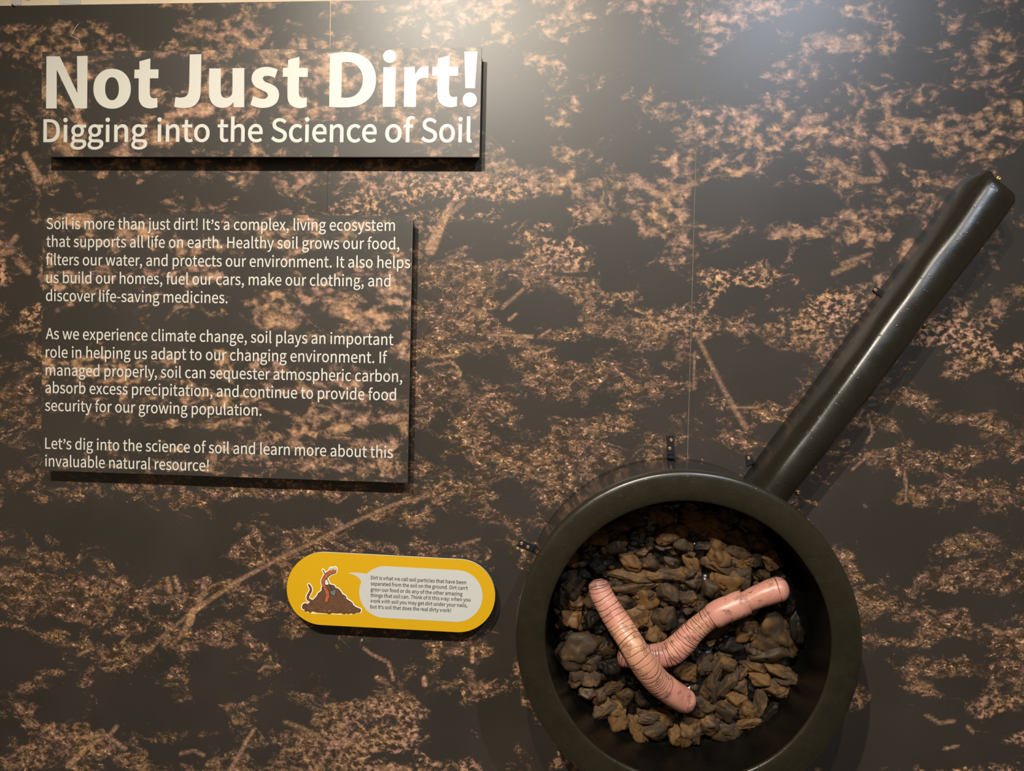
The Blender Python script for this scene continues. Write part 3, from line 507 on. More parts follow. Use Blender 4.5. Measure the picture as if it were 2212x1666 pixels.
    'y': (521, [[76, -234, 101, -234, 209, -234, 266, -152, 304, -46, 372, 150, 440, 347, 508, 543, 478, 543, 449, 543, 419, 543, 386, 443, 354, 342, 321, 242, 307, 193, 291, 138, 277, 88, 275, 88, 274, 88, 272, 88, 253, 139, 235, 194, 218, 242, 181, 342, 145, 443, 108, 543, 76, 543, 45, 543, 13, 543, 86, 362, 158, 180, 231, -1, 227, -15, 223, -28, 219, -42, 196, -109, 158, -159, 97, -159, 82, -159, 66, -154, 55, -150, 49, -174, 43, -199, 37, -223, 54, -230]]),
    'z': (475, [[35, 16, 35, 0, 172, 0, 309, 0, 446, 0, 446, 25, 446, 49, 446, 74, 347, 74, 249, 74, 150, 74, 246, 214, 341, 354, 437, 494, 437, 510, 437, 527, 437, 543, 313, 543, 190, 543, 66, 543, 66, 518, 66, 494, 66, 469, 151, 469, 236, 469, 321, 469, 226, 329, 130, 189, 35, 49, 35, 33]]),
    ' ': (224, []),
}
ca_, cs_ = GLY[',']
GLY['\u2019'] = (ca_ - 20, [[v + (560 if k % 2 else 0) for k, v in enumerate(s)] for s in cs_])
KERN = {('A', 's'): -6, ('r', ','): -40, ('y', ','): -40}

def clean_loop(s):
    # merge outline points that all but coincide, they upset the weight offset
    P = [list(s[k:k + 6]) for k in range(0, len(s), 6)]
    out = []
    for q in P:
        if out and math.hypot(q[2] - out[-1][2], q[3] - out[-1][3]) < 9: out[-1][4:6] = q[4:6]
        else: out.append(q)
    if len(out) > 2 and math.hypot(out[0][2] - out[-1][2], out[0][3] - out[-1][3]) < 9:
        out[0][0:2] = out[-1][0:2]; out.pop()
    return [v for q in out for v in q]
def text_line(name, body, pl, pr, h, cap_px, mat, parent, weight=0.0, lift=0.0005, tight=0):
    """one printed line between two photo points on a plane h in front of the wall; pl, pr on its baseline"""
    A, Bp = pt(pl[0], pl[1], h), pt(pr[0], pr[1], h)
    U = (Bp - A); W = U.length; U.normalize()
    V = Vector((-U.z, 0, U.x))
    if V.z < 0: V = -V
    mpp = (pt(pl[0], pl[1] - cap_px, h) - A).length
    cu = bpy.data.curves.new(name, 'CURVE'); cu.dimensions = '2D'; cu.fill_mode = 'FRONT'; cu.resolution_u = 4 if cap_px < 30 else 8
    x = 0.0; lo = 1e9; hi = -1e9
    for i, ch in enumerate(body):
        adv, sps = GLY[ch]
        x += KERN.get((body[i - 1], ch), 0) if i else 0
        for s in sps:
            s = clean_loop(s); sp = cu.splines.new('BEZIER'); n = len(s) // 6; sp.bezier_points.add(n - 1)
            for k in range(n):
                q = s[6 * k:6 * k + 6]; b = sp.bezier_points[k]
                b.handle_left_type = b.handle_right_type = 'FREE'
                b.handle_left = (x + q[0], q[1], 0); b.co = (x + q[2], q[3], 0); b.handle_right = (x + q[4], q[5], 0)
                lo = min(lo, x + q[2]); hi = max(hi, x + q[2])
            sp.use_cyclic_u = True
        x += adv + tight
    cu.offset = weight
    o = bpy.data.objects.new('tmp', cu); COL.objects.link(o)
    dg = bpy.context.evaluated_depsgraph_get()
    me = bpy.data.meshes.new_from_object(o.evaluated_get(dg))
    bpy.data.objects.remove(o); bpy.data.curves.remove(cu)
    sx = W / (hi - lo + 2 * weight); sz = mpp / 733.0
    for v in me.vertices:
        p = A + U * ((v.co.x - lo + weight) * sx) + V * (v.co.y * sz)
        v.co = (p.x, p.y - lift, p.z)
    me.name = name; me.materials.clear()
    for f in me.polygons: pass
    ob = link(name, me, mat, parent)
    if me.polygons and me.polygons[0].normal.y > 0: me.flip_normals()
    return ob

def crs(pts, closed=True):
    """smooth outline through traced points; a point with a third entry is a corner"""
    n = len(pts); out = []
    for i in range(n):
        p1, p2 = pts[i], pts[(i + 1) % n]
        p0, p3 = pts[i - 1], pts[(i + 2) % n]
        c1, c2 = len(p1) > 2, len(p2) > 2
        out.append((p1[0], p1[1]))
        if c1 and c2: continue
        m1 = ((p2[0] - p0[0]) / 2, (p2[1] - p0[1]) / 2) if not c1 else None
        m2 = ((p3[0] - p1[0]) / 2, (p3[1] - p1[1]) / 2) if not c2 else None
        ch = math.hypot(p2[0] - p1[0], p2[1] - p1[1])
        def lim(m):
            l = math.hypot(*m) or 1; k = min(1.0, 1.1 * ch / l); return (m[0] * k, m[1] * k)
        if m1: m1 = lim(m1)
        if m2: m2 = lim(m2)
        if m1 is None: m1 = (1.5 * (p2[0] - p1[0]) - 0.5 * m2[0], 1.5 * (p2[1] - p1[1]) - 0.5 * m2[1])
        if m2 is None: m2 = (1.5 * (p2[0] - p1[0]) - 0.5 * m1[0], 1.5 * (p2[1] - p1[1]) - 0.5 * m1[1])
        for k in range(1, 7):
            t = k / 7; h00 = 2 * t**3 - 3 * t * t + 1; h10 = t**3 - 2 * t * t + t; h01 = -2 * t**3 + 3 * t * t; h11 = t**3 - t * t
            out.append((h00 * p1[0] + h10 * m1[0] + h01 * p2[0] + h11 * m2[0], h00 * p1[1] + h10 * m1[1] + h01 * p2[1] + h11 * m2[1]))
    return out
def ell(cx, cy, rx, ry, n=36, p=1.0, rot=0.0):
    o = []
    for k in range(n):
        t = 2 * PI * k / n; c, s = math.cos(t), math.sin(t)
        x = rx * math.copysign(abs(c) ** p, c); y = ry * math.copysign(abs(s) ** p, s)
        o.append((cx + x * math.cos(rot) - y * math.sin(rot), cy + x * math.sin(rot) + y * math.cos(rot)))
    return o
def flat_shape(name, loops, h, mat, parent, lift=0.0005, thick=0.0):
    """a flat printed or cut shape given by closed outlines in photo pixels, on the plane h in front of the wall"""
    cu = bpy.data.curves.new(name, 'CURVE'); cu.dimensions = '2D'; cu.fill_mode = 'BOTH' if thick else 'FRONT'
    cu.extrude = thick / 2
    for lp in loops:
        sp = cu.splines.new('POLY'); sp.points.add(len(lp) - 1)
        for k, (x, y) in enumerate(lp):
            q = pt(x, y, h); sp.points[k].co = (q.x, q.z - CZ, 0, 1)
        sp.use_cyclic_u = True
    o = bpy.data.objects.new('tmp', cu); COL.objects.link(o)
    dg = bpy.context.evaluated_depsgraph_get()
    me = bpy.data.meshes.new_from_object(o.evaluated_get(dg))
    bpy.data.objects.remove(o); bpy.data.curves.remove(cu)
    for v in me.vertices:
        x, z, t = v.co
        v.co = (x, -h - lift - (t - thick / 2 if thick else 0.0), z + CZ)
    if thick:
        for v in me.vertices: v.co.y = -h - ((-v.co.y - h - lift)) * 1.0 - lift if False else v.co.y
    me.name = name; me.materials.clear()
    ob = link(name, me, mat, parent)
    bm = bmesh.new(); bm.from_mesh(me); bmesh.ops.remove_doubles(bm, verts=bm.verts, dist=1e-6)
    if thick: bmesh.ops.recalc_face_normals(bm, faces=bm.faces)
    bm.to_mesh(me); bm.free()
    if not thick and me.polygons and me.polygons[0].normal.y > 0: me.flip_normals()
    return ob
def zc(ox, oy, s):
    return lambda P: [((ox + q[0] / s, oy + q[1] / s) + tuple(q[2:])) for q in P]

# ------------------------------------------------------------------ headline board
HB = 0.043; TH = 0.007
def board(name, corners, label, fields, mat, cat='sign'):
    P = [pt(x, y, HB) for x, y in corners]                   # TL TR BR BL
    x0 = (P[0].x + P[3].x) / 2; x1 = (P[1].x + P[2].x) / 2; z1 = (P[0].z + P[1].z) / 2; z0 = (P[2].z + P[3].z) / 2
    e = empty(name, ((x0 + x1) / 2, -0.001, z0), label, cat)
    grid_panel('print_panel', x0, x1, z0, z1, 0.010, HB, TH, fields, mat, e, M_edge)
    # dark mounting core set in from the edge, holding the board off the wall
    ins = 0.006
    bm_obj('backing_block', box_bm(x0 + ins, x1 - ins, -(HB - TH), -0.0003, z0 + ins, z1 - ins), M_back, e)
    return e
def head_fields(X, Y):
    L = [(590,140,40,30,.5),(560,200,26,20,.5),(700,150,60,30,.4),(860,120,60,14,.5),(770,170,50,16,.4),(480,245,40,18,.5),(420,240,30,14,.5),(150,300,40,16,.5),(110,320,20,14,.5),(300,300,60,16,.4),
         (420,170,30,22,.4),(160,150,30,24,.5),(100,210,18,40,.3),(640,230,40,14,.5),(700,240,30,12,.4),(560,330,50,10,.5),(760,330,60,10,-.3),(260,210,50,26,-.5),(340,140,60,18,-.3),(870,190,50,30,.3),
         (960,150,50,20,.5),(820,240,30,14,.3),(900,260,60,14,.2),(980,300,40,14,.3),(520,290,60,18,-.4),(700,290,80,20,-.5),(840,320,60,14,-.5),(400,320,40,14,-.4),(330,260,40,14,.2),(1000,220,30,20,.3)]
    return np.clip(blobs(X, Y, L, 0.44), -.5, 1.2), np.ones(X.shape), strokes(X, Y, [([(110,282),(130,305),(155,333)], 14, 16, 8, .75), ([(570,110),(590,115)], 14, 14, 8, .7), ([(830,190),(880,160)], 14, 8, 10, .6)])
hb = board('headline_sign', [(92, 111), (1040, 103), (1036, 340), (88, 337)], 'wide soil-print sign board at top left with the big white headline', head_fields, M_head)
c1 = zc(60, 80, 4.424); c2 = zc(540, 80, 4.096)
C = 1
HEAD = {
 'N': (c1, [[(180,185,C),(307,185,C),(475,537,C),(472,183,C),(573,181,C),(568,683,C),(456,683,C),(278,313,C),(278,683,C),(176,684,C)]]),
 'o': (c1, [ell(807, 495, 179, 191, 44, 0.94), ell(806, 495, 66, 110, 40, 0.92)]),
 't': (c1, [[(1068,233,C),(1173,205,C),(1171,310,C),(1250,310,C),(1249,395,C),(1169,395,C),(1167,530),(1176,572),(1203,586),(1240,581,C),(1240,671,C),(1165,683),(1100,662),(1066,610),(1061,545),(1062,395,C),(1019,395,C),(1021,312,C),(1068,312,C)]]),
 'J': (c1, [[(1548,167,C),(1660,165,C),(1652,535),(1635,605),(1590,657),(1520,678),(1455,678),(1400,668,C),(1413,573,C),(1465,580),(1515,565),(1540,515)]]),
 'u': (c1, [[(1735,301,C),(1848,301,C),(1845,520),(1858,568),(1897,583),(1938,566),(1955,530),(1957,298,C),(2070,297,C),(2069,671,C),(1970,672,C),(1967,622,C),(1925,662),(1862,678),(1795,662),(1748,610),(1733,535)]]),
 's': (c2, [[(247,287,C),(222,362,C),(170,345),(128,348),(115,370),(135,397),(190,418),(240,455),(258,510),(240,575),(190,614),(120,628),(55,620),(5,600,C),(28,524,C),(80,543),(130,548),(158,525),(150,495),(110,472),(55,445),(22,405),(16,355),(38,305),(90,273),(165,266)]]),
 't.': (c2, [[(338,203,C),(438,175,C),(436,275,C),(513,275,C),(511,355,C),(435,354,C),(433,495),(444,530),(472,540),(504,534,C),(502,617,C),(440,630),(375,612),(340,570),(332,505),(334,353,C),(291,353,C),(293,273,C),(338,272,C)]]),
 'D': (c2, [[(709,150,C),(780,138),(860,133),(960,150),(1050,205),(1100,285),(1116,375),(1100,470),(1050,550),(970,602),(880,621),(780,623),(701,618,C)], [(814,226,C),(870,222),(930,240),(980,295),(1000,370),(985,450),(940,510),(880,536),(809,537,C)]]),
 'i': (c2, [[(1181,268,C),(1291,268,C),(1284,619,C),(1174,619,C)], ell(1237, 172, 59, 58)]),
 'r': (c2, [[(1367,268,C),(1457,266,C),(1463,332,C),(1490,288),(1530,264),(1580,257,C),(1577,364,C),(1525,364),(1485,388),(1472,432),(1469,619,C),(1362,619,C)]]),
 't..': (c2, [[(1664,189,C),(1768,163,C),(1766,263,C),(1843,263,C),(1841,345,C),(1764,345,C),(1762,488),(1774,522),(1801,532),(1833,527,C),(1831,613,C),(1770,622),(1706,605),(1668,560),(1659,500),(1661,345,C),(1612,345,C),(1614,265,C),(1664,265,C)]]),
 '!': (c2, [[(1897,130,C),(2014,127,C),(1990,454,C),(1906,453,C)], ell(1945, 556, 63, 65)]),
}
allh = []
for k, (cv, lps) in HEAD.items():
    for lp in lps:
        q = cv(lp) if len(lp[0]) >= 2 else lp
        corners = [len(w) > 2 for w in lp]
        allh.append((k, crs(q) if any(corners) or len(lp) < 30 else [(w[0], w[1]) for w in q]))
groups = {'N': 'not', 'o': 'not', 't': 'not', 'J': 'just', 'u': 'just', 's': 'just', 't.': 'just', 'D': 'dirt', 'i': 'dirt', 'r': 'dirt', 't..': 'dirt', '!': 'dirt'}
lab = {'not': 'big bold white word Not', 'just': 'big bold white word Just', 'dirt': 'big bold white word Dirt!'}
for w in ('not', 'just', 'dirt'):
    tag(flat_shape('headline_word', [l for k, l in allh if groups[k] == w], HB, M_letter, hb), lab[w])
sub = [('Digging', (93.9, 306.5), (318.4, 306.0)), ('into', (339.8, 305.8), (452.9, 305.8)), ('the', (469.8, 305.6), (567.3, 306)), ('Science', (585.9, 306.2), (813.4, 306.8)), ('of', (831.8, 306.8), (895, 306.8)), ('Soil', (910, 306.8), (1019, 306.8))]
for i, (s, l, r_) in enumerate(sub):
    tag(text_line('subtitle_word', s, l, r_, HB, 48.0 + 2.0 * i / 5, M_letter, hb, weight=13), 'white word ' + s)

# ------------------------------------------------------------------ text board
def text_fields(X, Y):
    L = [(170,480,30,14,.7),(110,480,20,12,.4),(290,500,20,14,.5),(230,520,60,14,.4),(400,530,60,14,.3),(150,600,50,14,.4),(110,625,30,10,.5),(330,590,40,10,.3),(430,590,40,16,.5),(400,600,30,18,.4),
         (608,689,34,18,.6),(560,655,30,14,.6),(590,640,22,14,.5),(680,640,60,14,.5),(730,655,50,12,.4),(765,685,40,16,.6),(812,690,24,16,.6),(855,625,34,30,.6),(880,650,16,30,.4),(860,500,30,20,-.2),(860,540,20,20,.3),
         (650,530,60,12,.3),(560,500,60,12,.3),(680,480,30,12,.3),(800,560,40,14,.3),(300,740,0.1,.1,0),(197,685,10,8,.6),(302,675,14,10,.4),(880,735,14,24,.7),(860,760,26,12,.4),(560,790,50,10,.3),(620,800,40,12,.3),
         (160,790,60,12,.5),(240,815,60,12,.5),(300,820,40,10,.4),(430,860,60,14,.4),(640,840,60,12,.4),(740,830,40,12,.4),(850,860,26,16,.5),(500,870,40,12,.3),(200,860,60,10,.3),(400,920,60,10,.3),(690,900,60,12,.5),
         (790,910,60,14,.5),(860,890,24,20,.4),(590,950,50,14,.5),(650,930,30,12,.5),(720,930,40,14,.5),(840,960,30,16,.5),(780,960,40,10,.4),(640,1000,50,10,.4),(540,1000,50,12,.4),(760,1010,40,12,.4),(850,1010,30,16,.5),(360,1010,50,10,.4),
         (200,700,80,30,-.7),(400,700,60,20,-.3),(700,760,120,14,-.5),(300,940,160,14,-.5),(120,930,50,24,-.4),(700,870,0.1,.1,0),(500,730,60,14,-.4),(120,740,40,30,-.3),(740,550,40,16,-.4),(560,580,50,12,-.3),(200,560,50,12,-.3),(300,560,80,10,-.2),(820,730,20,10,-.2)]
    return np.clip(blobs(X, Y, L, 0.36), -.5, 1.2), np.full(X.shape, 0.93) - 0.18 * sstep(Y, 800, 1000), strokes(X, Y, [([(150,470),(185,475)], 16, 22, 8, .9), ([(725,668),(770,680),(795,712)], 16, 10, 9, .75), ([(585,688),(632,700)], 22, 10, 10, .7)])
tb = board('text_sign', [(92, 461.5), (889, 465.5), (882, 1042), (89.5, 1018)], 'large soil-print text board with white paragraphs below the headline sign', text_fields, M_text)
BODY = [
 ("Soil is more than just dirt! It\u2019s a complex, living ecosystem", (101, 494.8), (853, 498.9)),
 ("that supports all life on earth. Healthy soil grows our food,", (100.5, 533.3), (862.6, 538.8)),
 ("filters our water, and protects our environment. It also helps", (99.5, 572.6), (885.9, 579.4)),
 ("us build our homes, fuel our cars, make our clothing, and", (100.5, 611.5), (843.5, 619.2)),
 ("discover life-saving medicines.", (99.5, 650.3), (491.5, 655.2)),
 ("As we experience climate change, soil plays an important", (99.2, 732.4), (849.7, 745.7)),
 ("role in helping us adapt to our changing environment. If", (99.2, 772.3), (836.4, 784.8)),
 ("managed properly, soil can sequester atmospheric carbon,", (99, 811), (868.7, 825.5)),
 ("absorb excess precipitation, and continue to provide food", (98.2, 849), (855.4, 865.3)),
 ("security for our growing population.", (97.5, 887.4), (564.9, 898.4)),
 ("Let\u2019s dig into the science of soil and learn more about this", (97.9, 969.4), (848.6, 989.5)),
 ("invaluable natural resource!", (98, 1007.4), (451, 1018)),
]
for i, (s, l, r_) in enumerate(BODY):
    tag(text_line('text_line', s, l, r_, HB, 23.6, M_letter, tb, weight=4), 'white line beginning ' + ' '.join(s.split()[:3]))

# ------------------------------------------------------------------ yellow plaque
pq = empty('speech_plaque', pt(845, 1366, 0.0), 'yellow pill-shaped plaque with a speech bubble and a cartoon worm on a dirt heap', 'sign')
HQ = 0.046
def stadium(l, r_, rad, n=28):
    (x0, y0), (x1, y1) = l, r_
    a0 = math.atan2(y1 - y0, x1 - x0)
    o = []
    for k in range(n + 1):
        t = a0 - PI / 2 + PI * k / n; o.append((x1 + rad * math.cos(t), y1 + rad * math.sin(t)))
    for k in range(n + 1):
        t = a0 + PI / 2 + PI * k / n; o.append((x0 + rad * math.cos(t), y0 + rad * math.sin(t)))
    return o
def slab(name, loop, h_back, h_front, mat_face, mat_side, parent):
    vs = [pt(x, y, h_front) for x, y in loop]
    n = len(vs)
    vb = [Vector((v.x, -h_back, v.z)) for v in vs]
    me = bpy.data.meshes.new(name)
    me.from_pydata([tuple(v) for v in vs + vb], [], [tuple(range(n)), tuple(range(2 * n - 1, n - 1, -1))] + [(i, i + n, (i + 1) % n + n, (i + 1) % n) for i in range(n)])
    me.materials.append(mat_face); me.materials.append(mat_side)
    me.polygons.foreach_set('material_index', [0] + [1] * (n + 1)); me.update()
    bm = bmesh.new(); bm.from_mesh(me); bmesh.ops.recalc_face_normals(bm, faces=bm.faces); bm.to_mesh(me); bm.free()
    return link(name, me, mat_face, parent)
slab('plaque_board', stadium((698, 1272), (991, 1287.6), 78.5), HQ - 0.008, HQ, M_yellow, M_edge, pq)
slab('backing_block', stadium((698, 1272), (991, 1287.6), 74), 0.0003, HQ - 0.008, M_back, M_back, pq)
tail = crs([(668, 350, C), (720, 341), (780, 344), (845, 352, C), (900, 420, C), (800, 470, C), (795, 420, C), (768, 388), (725, 362)])
tail = [(600 + x / 4.424, 1160 + y / 4.424) for x, y in tail]
tag(flat_shape('speech_bubble', [stadium((832, 1279.2), (986.5, 1287.8), 56)], HQ, M_bubble, pq, lift=0.0004), 'pale grey speech bubble')
tag(flat_shape('bubble_tail', [tail], HQ, M_bubble, pq, lift=0.00045), 'pale pointed bubble tail')
PL = [("Dirt is what we call soil particles that have been", (801.2, 1251.5), (1006.9, 1262.2)),
 ("separated from the soil on the ground. Dirt can\u2019t", (800.7, 1264.4), (1010.7, 1274.6)),
 ("grow our food or do any of the other amazing", (800.7, 1276.9), (999, 1287)),
 ("things that soil can. Think of it this way: when you", (800.5, 1289.5), (1016.4, 1299.7)),
 ("work with soil you may get dirt under your nails,", (800.3, 1301.7), (1009.6, 1311.9)),
 ("but it\u2019s soil that does the real dirty work!", (800.0, 1314.2), (974, 1322.7))]
for s, l, r_ in PL:
    tag(text_line('text_line', s, l, r_, HQ, 7.6, M_ink, pq, weight=11, lift=0.0009), 'dark line beginning ' + ' '.join(s.split()[:2]))

# cartoon printed on the plaque: heap of dirt, worm, spade
M_or = simple('print_worm_orange', (0.42, 0.105, 0.035), 0.55, 0.3)
M_or2 = simple('print_worm_dark', (0.20, 0.055, 0.025), 0.55, 0.3)  # darker printed orange, used for the whole tail
M_br = simple('print_dirt_brown', (0.125, 0.058, 0.030), 0.55, 0.3)
M_br2 = simple('print_pebble', (0.30, 0.16, 0.07), 0.55, 0.3)
M_sp = simple('print_spade_grey', (0.13, 0.17, 0.165), 0.5, 0.3)
cz = lambda P: [(630 + x / 11.06, 1200 + y / 11.06) for x, y in P]
def cart(name, loops, lift, mat, label=None):
    o = flat_shape(name, [cz(l) for l in loops], HQ, mat, pq, lift=lift)
    if label: tag(o, label)
    return o
def sausage(pts, grow=0.0, n=8):
    """closed outline around a centre line given as (x, y, width)"""
    P = []
    m = len(pts)
    for i in range(m - 1):
        p0, p1, p2, p3 = pts[max(i - 1, 0)], pts[i], pts[i + 1], pts[min(i + 2, m - 1)]
        for k in range(4):
            t = k / 4
            P.append(tuple(0.5 * (2 * p1[j] + (p2[j] - p0[j]) * t + (2 * p0[j] - 5 * p1[j] + 4 * p2[j] - p3[j]) * t * t + (3 * p1[j] - p0[j] - 3 * p2[j] + p3[j]) * t**3) for j in range(3)))
    P.append(pts[-1])
    L, R_ = [], []
    for i, p in enumerate(P):
        q0, q1 = P[max(i - 1, 0)], P[min(i + 1, len(P) - 1)]
        a_ = math.atan2(q1[1] - q0[1], q1[0] - q0[0]); r = p[2] / 2 + grow
        L.append((p[0] - r * math.sin(a_), p[1] + r * math.cos(a_))); R_.append((p[0] + r * math.sin(a_), p[1] - r * math.cos(a_)))
    def cap(p, a0):
        r = p[2] / 2 + grow
        return [(p[0] + r * math.cos(a0 - PI / 2 + PI * k / n), p[1] + r * math.sin(a0 - PI / 2 + PI * k / n)) for k in range(1, n)]
    ae = math.atan2(P[-1][1] - P[-2][1], P[-1][0] - P[-2][0]); as_ = math.atan2(P[1][1] - P[0][1], P[1][0] - P[0][0])
    return R_ + cap(P[-1], ae) + L[::-1] + cap(P[0], as_ + PI)
HEAP = [(270,1190),(290,1160),(340,1150),(380,1165),(440,1120),(520,1060),(600,980),(640,905),(700,860),(728,820),(722,775),(770,730),(830,705),(930,700),(1020,725),(1040,770),(1110,800),(1170,860),(1215,930),(1290,975),(1310,1040),(1400,1100),(1450,1140),(1465,1180),(1540,1240),(1640,1280),(1650,1320),(1620,1362),(1550,1362),(1480,1388),(1420,1368),(1350,1388),(1310,1372),(1250,1392),(1180,1368),(1080,1372),(960,1365),(900,1396),(850,1372),(730,1360),(600,1350),(500,1322),(440,1358),(400,1322),(335,1332),(310,1290),(265,1268),(255,1225)]
def grow(poly, gpx):
    n = len(poly); A = sum(poly[i][0] * poly[(i + 1) % n][1] - poly[(i + 1) % n][0] * poly[i][1] for i in range(n))
    s = 1 if A > 0 else -1; out = []
    for i in range(n):
        x0, y0 = poly[i - 1]; x1, y1 = poly[(i + 1) % n]
        l = math.hypot(x1 - x0, y1 - y0) or 1
        out.append((poly[i][0] + s * (y1 - y0) / l * gpx, poly[i][1] - s * (x1 - x0) / l * gpx))
    return out
HEAPS = crs(HEAP)
BODY_W = [(1028,384,74),(945,402,92),(860,455,92),(795,535,86),(757,620,74),(768,700,66),(805,780,72),(848,870,82),(866,960,84),(842,1040,80),(832,1085,70)]
TAIL_W = [(412,702,24),(450,765,36),(462,830,40),(430,900,42),(392,975,46),(398,1045,50),(470,1085,44)]
SPADE = [(930,850),(985,838),(1040,808),(1056,880),(1040,935),(1008,962),(952,932),(928,890)]
cart('sticker_border', [grow(HEAPS, 30)], 0.0005, M_white)
cart('sticker_border', [sausage(BODY_W, 32)], 0.00055, M_white)
cart('sticker_border', [sausage(TAIL_W, 32)], 0.0006, M_white)
cart('sticker_border', [sausage([(750,345,16),(800,440,20),(850,560,14),(905,690,14)], 26)], 0.00052, M_white)
cart('sticker_border', [ell(950, 330, 68, 66), ], 0.00057, M_white); cart('sticker_border', [ell(1036, 322, 64, 66)], 0.00058, M_white)
cart('dirt_heap_outline', [grow(HEAPS, 6)], 0.0008, M_ink)
cart('dirt_heap', [grow(HEAPS, -8)], 0.0010, M_br, 'brown cartoon heap of dirt')
cart('worm_tail', [sausage(TAIL_W, 8)], 0.0009, M_ink); cart('worm_tail', [sausage(TAIL_W, -6)], 0.0012, M_or2)
cart('spade_handle', [sausage([(750,345,20),(800,440,22),(815,475,20)])], 0.0011, M_ink)
cart('spade_handle', [sausage([(840,540,10),(905,690,10),(965,830,12)], 4)], 0.0012, M_ink)
cart('spade_blade', [crs(grow(SPADE, 8))], 0.0012, M_ink); cart('spade_blade', [crs(grow(SPADE, -5))], 0.0014, M_sp, 'grey cartoon spade blade')
cart('white_patch', [ell(826, 612, 26, 34)], 0.0013, M_white); cart('white_patch', [ell(842, 674, 44, 26)], 0.0013, M_white)  # white patches: sticker border showing in the gap beside the body
cart('worm_body', [sausage(BODY_W, 9)], 0.0015, M_ink)
cart('worm_body', [sausage(BODY_W, -3)], 0.0017, M_or, 'orange cartoon worm body')
for (x0, y0, x1, y1) in ((845,425,885,465),(765,510,840,552),(735,625,790,662),(775,760,830,752),(805,826,858,812),(835,930,905,920),(960,405,985,418)):
    cart('segment_line', [sausage([(x0,y0,7),((x0+x1)/2+6,(y0+y1)/2+8,7),(x1,y1,7)])], 0.0019, M_ink)
for ex, ey in ((950, 332), (1035, 322)):
    cart('worm_eye', [ell(ex, ey, 39, 39)], 0.0019, M_ink); cart('worm_eye', [ell(ex, ey, 29, 30)], 0.0021, M_white, 'white cartoon eye'); cart('worm_eye', [ell(ex - 2, ey + 4, 11, 13)], 0.0023, M_ink)
rr = random.Random(3)
lo_ = []
for k in range(95):
    x, y = rr.uniform(330, 1560), rr.uniform(900, 1340)
    top = np.interp(x, [300, 520, 700, 900, 1150, 1300, 1500, 1600], [1180, 1080, 900, 900, 900, 1020, 1240, 1290])
    if y < top + 20 or (780 < x < 930 and y < 1110) or (900 < x < 1080 and y < 990): continue
    a_ = rr.uniform(0, PI); l = rr.uniform(8, 20)
    lo_.append(sausage([(x - l * math.cos(a_), y - l * math.sin(a_), 5), (x + rr.uniform(-6, 6), y + rr.uniform(-6, 6), 8), (x + l * math.cos(a_), y + l * math.sin(a_), 5)], n=3))
o = cart('dirt_specks', lo_[:1], 0.0013, M_ink)
bmj = bmesh.new()
for lp in lo_:
    q = [pt(*c_, HQ) for c_ in cz(lp)]
    try: bmj.faces.new([bmj.verts.new((v.x, v.y - 0.0013, v.z)) for v in q])
    except Exception: pass
bmj.to_mesh(o.data); bmj.free(); tag(o, kind='stuff')
for (x, y, rx, ry, al) in ((608,1300,38,26,.5),(903,1325,30,42,-.2),(470,1262,26,18,.2),(1270,1012,24,30,0),(1415,1155,26,20,.6),(1395,1318,30,18,.2),(320,1205,38,42,0),(490,1160,32,24,0),(788,1322,30,22,0),(1110,1196,20,8,.6),(635,1080,18,14,0)):
    cart('pebble', [ell(x, y, rx, ry, rot=al)], 0.00115, M_ink)
    cart('pebble', [ell(x, y, rx * .72, ry * .72, rot=al)], 0.0013, M_br2 if rx != 38 and rx != 32 else M_br)

# ------------------------------------------------------------------ frying pan
HR = 0.28                                    # rim stands this far off the wall
PC = pt(1483, 1387, HR); PX, PZ = PC.x, PC.z
RO = 367.5 / F * (D - HR); RI = 303.0 / F * (D - HR)
pan = empty('frying_pan', (PX, 0, PZ - RO), 'giant glossy black frying pan mounted face-out on the wall, holding soil and worms', 'pan')
def lathe(name, prof, mat, parent, seg=192, wob=0.0, closed=False, hz=None):
    """profile of (radius, height off the wall) turned about the pan's axis"""
    vs, fs = [], []
    n = len(prof)
    for i in range(seg):
        t = 2 * PI * i / seg
        for r, h in prof:
            w = wob * mnoise.noise(Vector((math.cos(t) * 2, math.sin(t) * 2, h * 9 + r * 5)))
            vs.append((PX + (r + w) * math.cos(t), -h - (w * 0.6 if wob else 0), PZ + (r + w) * math.sin(t)))
    for i in range(seg):
        j = (i + 1) % seg
        for k in range(n - 1 if not closed else n):
            k2 = (k + 1) % n
            fs.append((i * n + k, i * n + k2, j * n + k2, j * n + k))
    o = mesh(name, vs, fs, mat, parent, smooth=True)
    bm = bmesh.new(); bm.from_mesh(o.data); bmesh.ops.recalc_face_normals(bm, faces=bm.faces); bm.to_mesh(o.data); bm.free()
    return o
lathe('outer_wall', [(RO - .012, .0005), (RO - .003, .0005), (RO - .003, .05), (RO - .003, .10), (RO - .003, .16), (RO - .003, .22), (RO - .003, HR - .012), (RO - .012, HR - .012)], M_pan, pan, closed=True, wob=0.0008)
lathe('rim', [(RO - .006, HR - .014), (RO - .0008, HR - .013), (RO, HR - .009), (RO - .001, HR - .004), (RO - .006, HR - .0005), (RO - .014, HR + .001), (RO - .03, HR + .0015), (RI + .02, HR + .001), (RI + .006, HR - .0002), (RI + .001, HR - .002), (RI, HR - .006), (RI + .001, HR - .013)], M_rim, pan, closed=True, wob=0.0022)
lathe('inner_wall', [(RI + .0015, HR - .006), (RI + .001, .24), (RI - .001, .20), (RI - .004, .15), (RI - .012, .11), (RI - .03, .098), (0.12, .096), (0.004, .096)], M_inner, pan, wob=0.0012)

